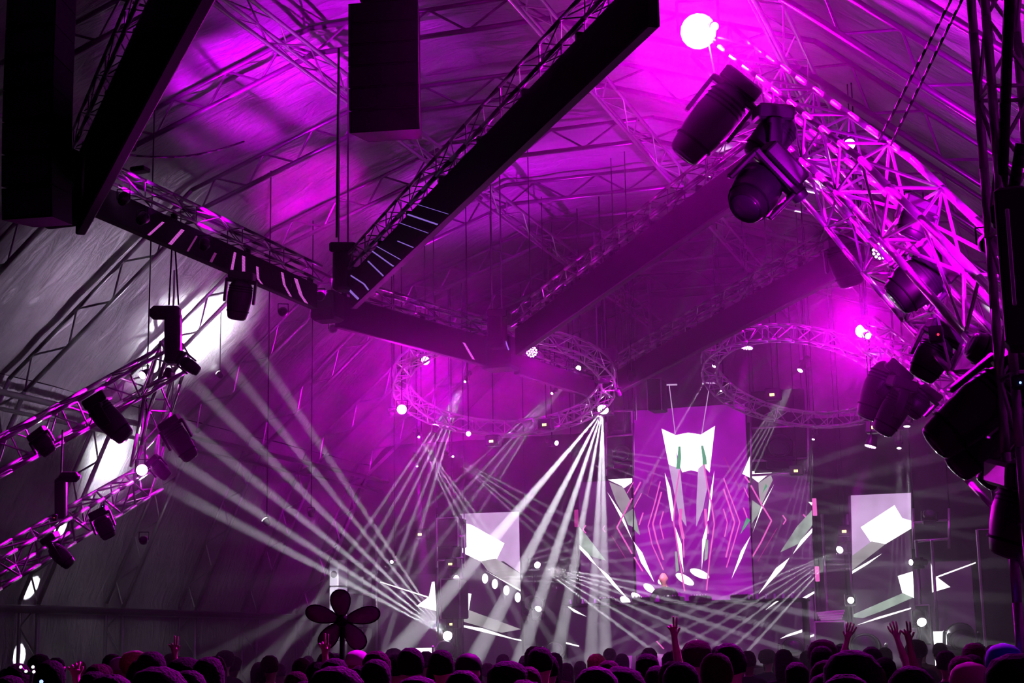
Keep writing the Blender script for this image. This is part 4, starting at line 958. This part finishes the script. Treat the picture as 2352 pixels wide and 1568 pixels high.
beam_light('hanging lamp with faint beams slanting down left, right of the middle junction', 1268, 903, 28.5, [(1080, 1075, 26), (1095, 1095, 26), (1112, 1110, 26), (1130, 1130, 26)], 1.0, 4000, .022, facing=False)
beam_light('small white lamp inside the left ring truss', 1329, 845, 28, [(1300, 880, 27.6)], 6, 100, .05)
beam_light('lamp left of the bright bar with a fan of thin beams to the right', 1278, 1017, 29.6, [(1600, 1062, 29), (1600, 1090, 29), (1600, 1118, 29), (1590, 1150, 29), (1560, 1180, 29)], 0.7, 4500, .045)
beam_light('glaring lamp left of the left LED screen with a fan to the right', 1048, 1328, 29.2, [(1330, 1237, 28), (1330, 1257, 28), (1330, 1277, 28), (1330, 1297, 28), (1330, 1320, 28), (1330, 1338, 28)], 0.9, 5000, .06, face_pow=22)
beam_light('glaring lamp on the dark panel left of the booth fanning down right', 1234, 1297, 28.6, [(1500, 1345, 27), (1530, 1375, 27), (1560, 1408, 27), (1560, 1440, 27), (1500, 1450, 27), (1440, 1450, 27)], 1.2, 8000, .06, face_pow=20)
beam_light('glaring lamp beside the hooded moving head with a short fan up right', 1236, 1398, 28.2, [(1262, 1322, 28), (1270, 1327, 28), (1279, 1332, 28), (1288, 1340, 28), (1255, 1320, 28)], 0.8, 2500, .06, face_pow=16)
beam_light('glaring lamp on the right lighting tower fanning down left', 1929, 1262, 28.4, [(1560, 1415, 26.5), (1580, 1440, 26.5), (1600, 1465, 26.5), (1640, 1480, 26.5), (1690, 1480, 26.5), (1740, 1470, 26.5)], 1.2, 8000, .065, face_pow=35)
beam_light('lamp at the right edge of the right LED screen with a flat leftward beam', 2093, 1291, 27.4, [(1880, 1283, 27), (1890, 1312, 27), (1885, 1297, 27)], 1.6, 2500, .05, face_pow=14)
beam_light('glaring lamp low between the booth and the right LED screen', 1954, 1378, 28.0, [(1990, 1440, 26)], 30, 2, .055, face_pow=45)
beam_light('glaring bluish white lamp right of the right LED screen with beams dropping right', 2117, 1428, 26.6, [(2141, 1490, 26.2), (2150, 1490, 26.2), (2160, 1490, 26.2)], 1.6, 1500, .075, face_pow=70)
beam_light('hanging lamp inside the right ring truss with a five beam fan down left', 1838, 850, 27.6, [(1640, 1130, 26.4), (1652, 1140, 26.4), (1666, 1148, 26.4), (1682, 1152, 26.4), (1698, 1158, 26.4)], 0.8, 6500, .05, facing=False)
beam_light('hanging lamp left of the right ring truss with one long beam down left', 1640, 840, 28.6, [(1500, 1082, 27.8), (1480, 1110, 27.8)], 1.0, 6500, .04, facing=False)
beam_light('hanging lamp throwing a pale purple narrow fan above the tall central screen', 1656, 897, 29.5, [(1590, 1040, 29), (1602, 1045, 29), (1614, 1050, 29)], 1.4, 1800, .022, (.8, .5, 1.0), facing=False)
beam_light('hanging lamp with a fan of fine beams at the right shoulder screen', 1868, 1008, 28.8, [(1795, 1200, 28.2), (1812, 1210, 28.2), (1830, 1215, 28.2), (1848, 1215, 28.2), (1862, 1210, 28.2)], 0.7, 2800, .022, facing=False)
beam_light('hanging lamp with two straight beams dropping in front of the right LED screen', 2083, 978, 25.6, [(2088, 1250, 25.4), (2092, 1250, 25.4)], 0.9, 6000, .05, facing=False)
beam_light('hanging lamp with a soft fan dropping left of the two straight beams', 2065, 1028, 26.2, [(2048, 1290, 25.8), (2060, 1290, 25.8), (2072, 1290, 25.8), (2084, 1290, 25.8)], 0.7, 3000, .035, facing=False)
beam_light('lamp throwing a broad purple shaft onto the left of the stage', 958, 1070, 28.4, [(966, 1185, 28)], 6, 900, .02, MAGENTA, 'lens_p', facing=False)
beam_light('lamp high behind the bar throwing soft beams to the lower left over the crowd', 900, 1290, 27.6, [(560, 1470, 22), (640, 1490, 22)], 2, 250, .03, facing=False)
# spill of stray white light on the lower left tent wall
wash_lamp('lamp among the lower left rig aimed down at the bottom of the left tent wall', 330, 1240, 18.5, .05, PZ(150, 1440, 2.0) if False else PD(280, 1330, 26), WHITE, 500, 26, 'lens_w', group='white glare lamps')

# ------------------------------------------------------------------ people
def skin_person(pose):
    """one continuous body grown over a joint skeleton; faces +Y, feet at z=0, 1.75 m tall"""
    V = []; E = []; RAD = []
    def v(p, r, par=None):
        V.append(p); RAD.append(r if isinstance(r, tuple) else (r, r)); i = len(V) - 1
        if par is not None: E.append((par, i))
        return i
    lean = pose.get('lean', 0)
    pel = v((0, 0, .95), (.155, .11)); ab = v((0, .01 + lean * .3, 1.10), (.14, .10), pel); chs = v((0, .0 + lean * .7, 1.28), (.165, .115), ab)
    up_ = v((0, lean, 1.40), (.12, .09), chs); nk = v((0, .01 + lean, 1.475), .056, up_)
    hy = lean + pose.get('nod', 0)
    h1 = v((0, .02 + hy, 1.545), .066, nk); h2 = v((0, .02 + hy, 1.60), (.077, .088), h1); h3 = v((0, .01 + hy, 1.665), (.075, .088), h2); v((0, .0 + hy, 1.715), (.045, .055), h3)
    v((0, .115 + hy, 1.605), .013, h2)                                   # nose
    for s in (-1, 1): v((s * .083, .01 + hy, 1.61), (.012, .018), h2)      # ears
    for s in (-1, 1):
        hp = v((s * .095, 0, .88), .095, pel); kn = v((s * .11, .02, .48), .058, hp); an = v((s * .11, -.01, .09), .038, kn)
        he = v((s * .115, .05, .045), .036, an); v((s * .125, .16, .03), .030, he)
    for s, a in ((-1, pose['L']), (1, pose['R'])):
        sh = v((s * .18, lean, 1.385), .062, up_)
        el = v((s * a[0][0], a[0][1] + lean, a[0][2]), .043, sh); wr = v((s * a[1][0], a[1][1] + lean, a[1][2]), .027, el)
        ev, wv = Vector(V[el]), Vector(V[wr]); d = (wv - ev).normalized(); pm = wv + d * .05
        side = d.cross(Vector((0, 1, 0.1))).normalized() * s
        pl = v(tuple(pm), (.034, .022), wr)
        for k, (ln, off) in enumerate(((.075, -.03), (.085, -.011), (.08, .010), (.06, .030))):
            if a[2] == 'fist': ln *= .35
            if a[2] == 'point' and k > 1: ln *= .3
            b = pm + d * .035 + side * off; f1 = v(tuple(b), .010, pl); f2 = v(tuple(b + d * ln * .5 + side * off * .25), .009, f1); v(tuple(b + d * ln + side * off * .4 + Vector((0, .012, 0))), .0075, f2)
        b = pm - side * .035 - d * .01; f1 = v(tuple(b), .011, pl); v(tuple(b - side * .022 + d * .035), .009, f1)
    me = bpy.data.meshes.new('skeleton'); me.from_pydata(V, E, []); o = bpy.data.objects.new('skeleton', me); COL.objects.link(o)
    sm = o.modifiers.new('s', 'SKIN'); sm.branch_smoothing = .6; sm.use_smooth_shade = True
    for i, r in enumerate(RAD): me.skin_vertices[0].data[i].radius = r
    me.skin_vertices[0].data[0].use_root = True
    o.modifiers.new('u', 'SUBSURF').levels = 1
    dg = bpy.context.evaluated_depsgraph_get(); dg.update()
    out = bpy.data.meshes.new_from_object(o.evaluated_get(dg)); out.name = 'body'
    bpy.data.objects.remove(o); bpy.data.meshes.remove(me)
    ws = [Vector(V[i]) for i in range(len(V))]
    out.materials.clear()
    for k in range(3): out.materials.append(M['shirt'])
    return out, V
POSES = {
    'down': dict(L=((.24, .0, 1.12), (.25, .10, .88), 'open'), R=((.24, .0, 1.12), (.25, .10, .88), 'open')),
    'bent': dict(L=((.25, .03, 1.12), (.14, .25, 1.15), 'open'), R=((.25, .03, 1.12), (.14, .25, 1.18), 'open'), lean=.02),
    'right_up': dict(L=((.24, .0, 1.12), (.24, .10, .9), 'open'), R=((.24, .06, 1.60), (.20, .08, 1.86), 'point')),
    'both_up': dict(L=((.30, .04, 1.56), (.22, .08, 1.80), 'open'), R=((.30, .04, 1.56), (.22, .08, 1.80), 'open')),
    'phone': dict(L=((.22, .12, 1.2), (.08, .30, 1.62), 'fist'), R=((.22, .12, 1.2), (.08, .30, 1.62), 'fist')),
    'dj': dict(L=((.27, .10, 1.15), (.22, .34, 1.05), 'open'), R=((.27, .10, 1.15), (.22, .34, 1.05), 'open'), lean=.08, nod=.05),
}
BODY = {}
for nm, ps in POSES.items():
    me, V = skin_person(ps); sk = [Vector(V[i]) for i in range(len(V))]
    lean = ps.get('lean', 0)
    # paint by garment: legs, torso and upper arms, bare skin
    wl = [Vector((-ps['L'][0][0], ps['L'][0][1] + lean, ps['L'][0][2])), Vector((ps['R'][0][0], ps['R'][0][1] + lean, ps['R'][0][2]))]
    wr = [Vector((-ps['L'][1][0], ps['L'][1][1] + lean, ps['L'][1][2])), Vector((ps['R'][1][0], ps['R'][1][1] + lean, ps['R'][1][2]))]
    for p in me.polygons:
        c = p.center; idx = 1
        if c.z < .93 and abs(c.x) < .21: idx = 0
        if c.z > 1.465 and abs(c.x) < .12 and c.y < .18 + lean: idx = 2
        for e, w_ in zip(wl, wr):
            d = w_ - e; t_ = (c - e).dot(d) / d.length_squared
            if t_ > .05 and ((c - e) - d * t_).length < .09: idx = 2
        p.material_index = idx; p.use_smooth = True
    BODY[nm] = me
def hair_mesh(style):
    mb = MB(); rnd = random.Random(style); n = 14
    rings = []
    hh = {0: [(1.555, .0), (1.58, .083), (1.63, .092), (1.68, .088), (1.72, .068), (1.745, .03)],
          1: [(1.42, .02), (1.44, .075), (1.50, .090), (1.58, .095), (1.65, .097), (1.70, .084), (1.735, .055), (1.75, .015)],
          2: [(1.56, .0), (1.59, .098), (1.65, .125), (1.71, .122), (1.76, .09), (1.785, .03)]}[style]
    for z, r in hh:
        ring_ = []
        for k in range(n):
            t = 2 * math.pi * k / n; jit = 1 + rnd.uniform(-.05, .05)
            y = math.sin(t) * max(r, .004) * 1.12 * jit
            front = max(0, math.sin(t))
            yy = min(y, .045 + max(0, z - 1.64) * .9) if z < 1.72 else y
            ring_.append(Vector((math.cos(t) * max(r, .004) * jit, yy - .005, z)))
        rings.append(ring_)
    mb.loft(rings); me = bpy.data.meshes.new('hair'); me.from_pydata(mb.v, [], mb.f)
    me.polygons.foreach_set('use_smooth', [True] * len(me.polygons)); me.materials.append(M['hair'])
    return me
def cap_mesh(brim=True):
    mb = MB(); mb.lathe((0, 0, 1.635), (0, 0, 1), [(0, .093), (.04, .094), (.08, .082), (.105, .055), (.118, .01)], 16, 1, 1.12, X=(1, 0, 0))
    if brim: mb.loft([[Vector((math.cos(R(a)) * r_, math.sin(R(a)) * r_ * 1.12 + dy, 1.645 + z)) for a in range(20, 161, 20)] + [Vector((0, .02, 1.645 + z))] for z, r_, dy in ((0, .095, .05), (.008, .095, .05))])
    me = bpy.data.meshes.new('cap'); me.from_pydata(mb.v, [], mb.f); me.polygons.foreach_set('use_smooth', [True] * len(me.polygons)); me.materials.append(M['cap_w'])
    return me
HAIR = [hair_mesh(k) for k in range(3)]; CAPM = cap_mesh(); BEANIE = cap_mesh(False)
def obj_mats(o, mats):
    for i, mm in enumerate(mats): o.material_slots[i].link = 'OBJECT'; o.material_slots[i].material = M[mm]
def person(x, y, z, h, yaw, pose, hair, hairmat, shirt, label, group=None, skin='skin', cap=None):
    o = bpy.data.objects.new('person', BODY[pose]); COL.objects.link(o)
    o.location = (x, y, z); o.rotation_euler = (0, 0, yaw); o.scale = (h / 1.75,) * 3
    obj_mats(o, ['jeans', shirt, skin]); tag(o, label, 'person', group)
    if hair is not None:
        c = bpy.data.objects.new('hair', HAIR[hair]); COL.objects.link(c); c.parent = o; obj_mats(c, [hairmat])
        c.location = (0, POSES[pose].get('lean', 0) + POSES[pose].get('nod', 0), 0)
    if cap:
        c = bpy.data.objects.new('cap', CAPM if cap[1] else BEANIE); COL.objects.link(c); c.parent = o; obj_mats(c, [cap[0]])
    return o
# performer
pd = PY(1532, 1400, 29.35)
dj = person(pd.x, 29.35, 1.37, 1.80, math.pi - R(4), 'dj', None, None, 'shirt', 'bald performer in a black long shirt bent over the mixer behind the booth', skin='skin')
wash_lamp('small added lamp on the farthest fascia beam, aimed at the performer', 1420, 905, 26.5, .05, (pd.x, 29.2, 2.9), (1, .6, .7), 2500, 8, 'lens_off', group='added front lamps')  # added spotlight, put in to brighten the performer
mb = MB(); mb.box((-.09, .205, 1.27), .03, .008, .09)
em = mb.build('chest_print', M['scr_white']); em.parent = dj

spec = [  # px, distance, height, pose, hair, hairmat, shirt, label, skin, cap
    (275, 15.5, 1.76, 'down', None, None, 'shirt', 'person in a pale cap at the left, standing before the white lit wall', 'skin', ('cap_w', True)),
    (310, 15.0, 1.78, 'down', 2, 'hair_g', 'shirt2', 'person with light ginger curls catching the light at the left', 'skin', None),
    (342, 13.5, 1.66, 'right_up', 0, 'hair', 'shirt', 'person right of the ginger haired one, one hand raised', 'skin', None),
    (682, 11.8, 1.64, 'right_up', 0, 'hair_b', 'red', 'person in a red top raising an arm left of the flower sign', 'skin', None),
    (820, 13.0, 1.78, 'down', None, None, 'shirt', 'person in a light knitted hat just right of the flower pole', 'skin', ('cap_w', False)),
    (1075, 11.5, 1.74, 'down', None, None, 'shirt', 'person in a dark brimmed cap below the left LED screen', 'skin', ('rubber', True)),
    (1228, 15.5, 1.80, 'down', 0, 'hair_b', 'shirt2', 'person with a rim lit head between the left LED screen and the booth', 'skin', None),
    (1370, 15.0, 1.72, 'down', 0, 'hair_g', 'shirt', 'person with fair brightly rim lit hair left of the leftmost wedge monitor', 'skin', None),
    (1487, 12.5, 1.72, 'right_up', 0, 'hair', 'shirt', 'person pointing a finger up in front of the middle wedge monitor', 'skin', None),
    (1600, 13.5, 1.78, 'bent', 2, 'hair_b', 'shirt3', 'person with tousled brown hair between the middle and right wedge monitors', 'skin', None),
    (1890, 14.0, 1.77, 'down', 2, 'hair_b', 'shirt', 'person with wild rim lit hair under the flight case', 'skin', None),
    (2002, 14.5, 1.74, 'both_up', 0, 'hair', 'shirt', 'person lifting both hands in front of the large stage lip moving head', 'skin', None),
    (2030, 12.5, 1.66, 'right_up', 1, 'hair', 'shirt2', 'person with an arm up below the right LED screen', 'skin2', None),
    (2305, 8.6, 1.745, 'down', None, None, 'shirt2', 'person in a blue knitted hat at the lower right corner', 'skin', ('cap_b', False)),
    (2225, 7.2, 1.67, 'down', None, None, 'cap_p', 'person in a pink hood left of the blue hat', 'skin', ('cap_p', False)),
    (345 + 20, 7.0, 1.68, 'down', 2, 'hair', 'shirt', 'near dark person with bushy hair at the lower left', 'skin', None),
    (480, 9.5, 1.75, 'down', 1, 'hair', 'shirt', 'tall long haired dark silhouette under the third leg of the left tent wall', 'skin', None),
    (118, 10.5, 1.75, 'phone', 0, 'hair', 'shirt', 'person at far left holding a phone up', 'skin', None),
]
placed = []
def at_dist(px, dist, z):
    r = ray(px, 1500); r = Vector((r.x, r.y, 0)).normalized(); return r.x * dist, r.y * dist
for px, dist, h, ps, hs, hm, sh, lb, skn, cap in spec:
    x, y = at_dist(px, dist, 0); placed.append((x, y)); person(x, y, 0, h, R(random.uniform(-12, 12)) + R(8), ps, hs, hm, sh, lb, None, skn, cap)
rnd = random.Random(21); cnt = 0; plist = []
combos = [('hair', 0, 'short dark hair'), ('hair', 1, 'long dark hair'), ('hair', 2, 'bushy dark hair'), ('hair_b', 0, 'short brown hair'), ('hair_b', 1, 'long brown hair')]
tries = 0
while cnt < 185 and tries < 6000:
    tries += 1
    dist = 5.2 + 18.5 * rnd.random() ** .85; px = rnd.uniform(-60, 2412)
    x, y = at_dist(px, dist, 0)
    if y > 25.8 or x > 1.6 or x < -16: continue
    if any((x - a) ** 2 + (y - b) ** 2 < .46 ** 2 for a, b in placed): continue
    placed.append((x, y)); cnt += 1
    lo, hi = (1.58, 1.70) if dist < 9 else (1.60, 1.80)
    h = rnd.uniform(lo, hi)
    hm, hs, hd = combos[rnd.choice((0, 0, 0, 1, 1, 2, 3, 3, 4))]
    ps = rnd.choice(('down', 'down', 'down', 'bent', 'bent', 'down'))
    sh, sd = rnd.choice((('shirt', 'black'), ('shirt', 'black'), ('shirt2', 'navy'), ('shirt3', 'burgundy')))
    plist.append((px, dist, x, y, h, hm, hs, hd, ps, sh, sd))
LM = ['the far left frame edge', 'the four white torch dots', 'the white cap at left', 'the ginger curls', 'the third tent leg', 'the fourth tent leg', 'the left end of the speaker riser', 'the flower sign',
      'the knitted hat by the flower', 'the star shaped screen at left', 'the small bright left floor panel', 'the left LED screen', 'the dark panel left of the booth', 'the left end of the booth', 'the leftmost wedge monitor', 'the middle wedge monitor',
      'the performer', 'the rightmost wedge monitor', 'the right part of the booth', 'the flight case', 'the large lip moving head', 'the right LED screen', 'the far right tower', 'the right edge moving head', 'the far right dark panel']
ORD = ['nearest', 'second nearest', 'third nearest', 'fourth nearest', 'fifth nearest', 'sixth nearest', 'seventh nearest', 'eighth nearest', 'ninth nearest', 'tenth nearest', 'eleventh nearest', 'twelfth nearest', 'thirteenth nearest', 'fourteenth nearest', 'fifteenth nearest', 'sixteenth nearest']
cols = {}
for p in plist: cols.setdefault(int(min(24, max(0, (p[0] + 60) // 99))), []).append(p)
for c_, ps_ in cols.items():
    for k, (px, dist, x, y, h, hm, hs, hd, ps, sh, sd) in enumerate(sorted(ps_, key=lambda q: q[1])):
        hw = {'short dark hair': 'short dark haired', 'long dark hair': 'long dark haired', 'bushy dark hair': 'bushy haired', 'short brown hair': 'short brown haired', 'long brown hair': 'long brown haired'}[hd]
        person(x, y, 0, h, R(rnd.uniform(-25, 25)) + R(6), ps, hs, hm, sh, '%s person in %s, %s below %s' % (hw, sd, ORD[k], LM[c_]), 'crowd facing the stage', rnd.choice(('skin', 'skin', 'skin2')))

# phone held up, glowing dots at the lower left are its torch lights
ph = PD(118, 1538, 10.2)
t = thing('light_toy', ph, 'hand held toy with four white lights and a blue one, lower left in the crowd', 'light toy')
for (x, y) in ((48, 1531), (76, 1531), (60, 1541), (78, 1542)):
    mb = MB(); mb.lathe(PD(x, y, 6.0), -FW, [(0, .006), (.006, .005)], 8); mb.build('white_bulb', M['scr_white'], t)
mb = MB(); mb.lathe(PD(95, 1565, 6.0), -FW, [(0, .008), (.006, .006)], 8); mb.build('blue_bulb', M['led_b'], t)
mb = MB(); mb.path([PD(48, 1534, 6.03), PD(60, 1545, 6.03), PD(78, 1546, 6.03), PD(76, 1534, 6.03), PD(66, 1590, 6.03), PD(66, 1650, 6.03)], .006, 6); mb.build('frame', M['plastic'], t)

# flower sign on a pole
fd = 13.0; fc = PD(786, 1424, fd); t = thing('flower_sign', PD(786, 1424, fd) * 1.0, 'dark five petalled flower sign held up on a pole above the crowd', 'flower sign'); kx = fd / F
for a, L, wd in ((95, 62, 52), (165, 78, 44), (12, 80, 44), (232, 70, 46), (307, 72, 48)):
    u = RT * math.cos(R(a)) + UP * math.sin(R(a)); v_ = FW.cross(u).normalized(); mb = MB(); n = 20; P = []
    for k in range(n):
        th = 2 * math.pi * k / n; rr = (.5 - .5 * math.cos(th)); P.append(fc + u * ((8 + L * (.5 - .5 * math.cos(th))) * kx) + v_ * (math.sin(th) * wd * .5 * (.55 + .55 * rr) * kx))
    cen = sum(P, Vector()) / n
    mb.loft([[cen + (p - cen) * s - FW * o for p in P] for s, o in ((.9, -.012), (1, 0), (.9, .012))]); pt = mb.build('petal', M['petal'], t, True)
    mb = MB(); mb.path(P, .007, 6, True); mb.build('petal_rim', M['black'], pt, True)
mb = MB(); mb.lathe(fc - FW * .02, -FW, [(-.05, .02), (-.03, .05), (.02, .05), (.04, .02)], 14); mb.build('flower_centre', M['black'], t, True)
mb = MB(); mb.tube(fc, (fc.x, fc.y, 1.05), .022, 8); mb.build('pole', M['black'], t, True)
# person holding the pole
person(fc.x - .1, fc.y - .28, 0, 1.70, R(-4), 'bent', 0, 'hair', 'shirt', 'person right under the flower sign, holding its pole')

# ------------------------------------------------------------------ haze, thinning out towards the back of the crowd
hp = offset_prof(PROF, 0.10)
for ya, yb, den, lb in ((17.5, 36.4, 0.0095, 'stage haze filling the far part of the tent around the stage'), (15.2, 17.49, 0.0045, 'thinner haze over the front of the crowd'), (12.6, 15.19, 0.0016, 'faint last wisps of haze over the middle of the crowd')):
    mt = bpy.data.materials.new('stage_haze'); mt.use_nodes = True; nt = mt.node_tree; nt.nodes.clear()
    out = nt.nodes.new('ShaderNodeOutputMaterial'); vs = nt.nodes.new('ShaderNodeVolumeScatter')
    vs.inputs['Color'].default_value = (1, 1, 1, 1); vs.inputs['Density'].default_value = den; vs.inputs['Anisotropy'].default_value = 0.6
    nt.links.new(vs.outputs[0], out.inputs['Volume'])
    mb = MB(); mb.prism([(x, ya, max(.02, z)) for x, z in hp], (0, yb - ya, 0))
    hz = mb.build('stage_haze', mt); hz['label'] = lb; hz['category'] = 'haze'; hz['kind'] = 'stuff'

for o in bpy.data.objects:
    if '_org' in o: del o['_org']
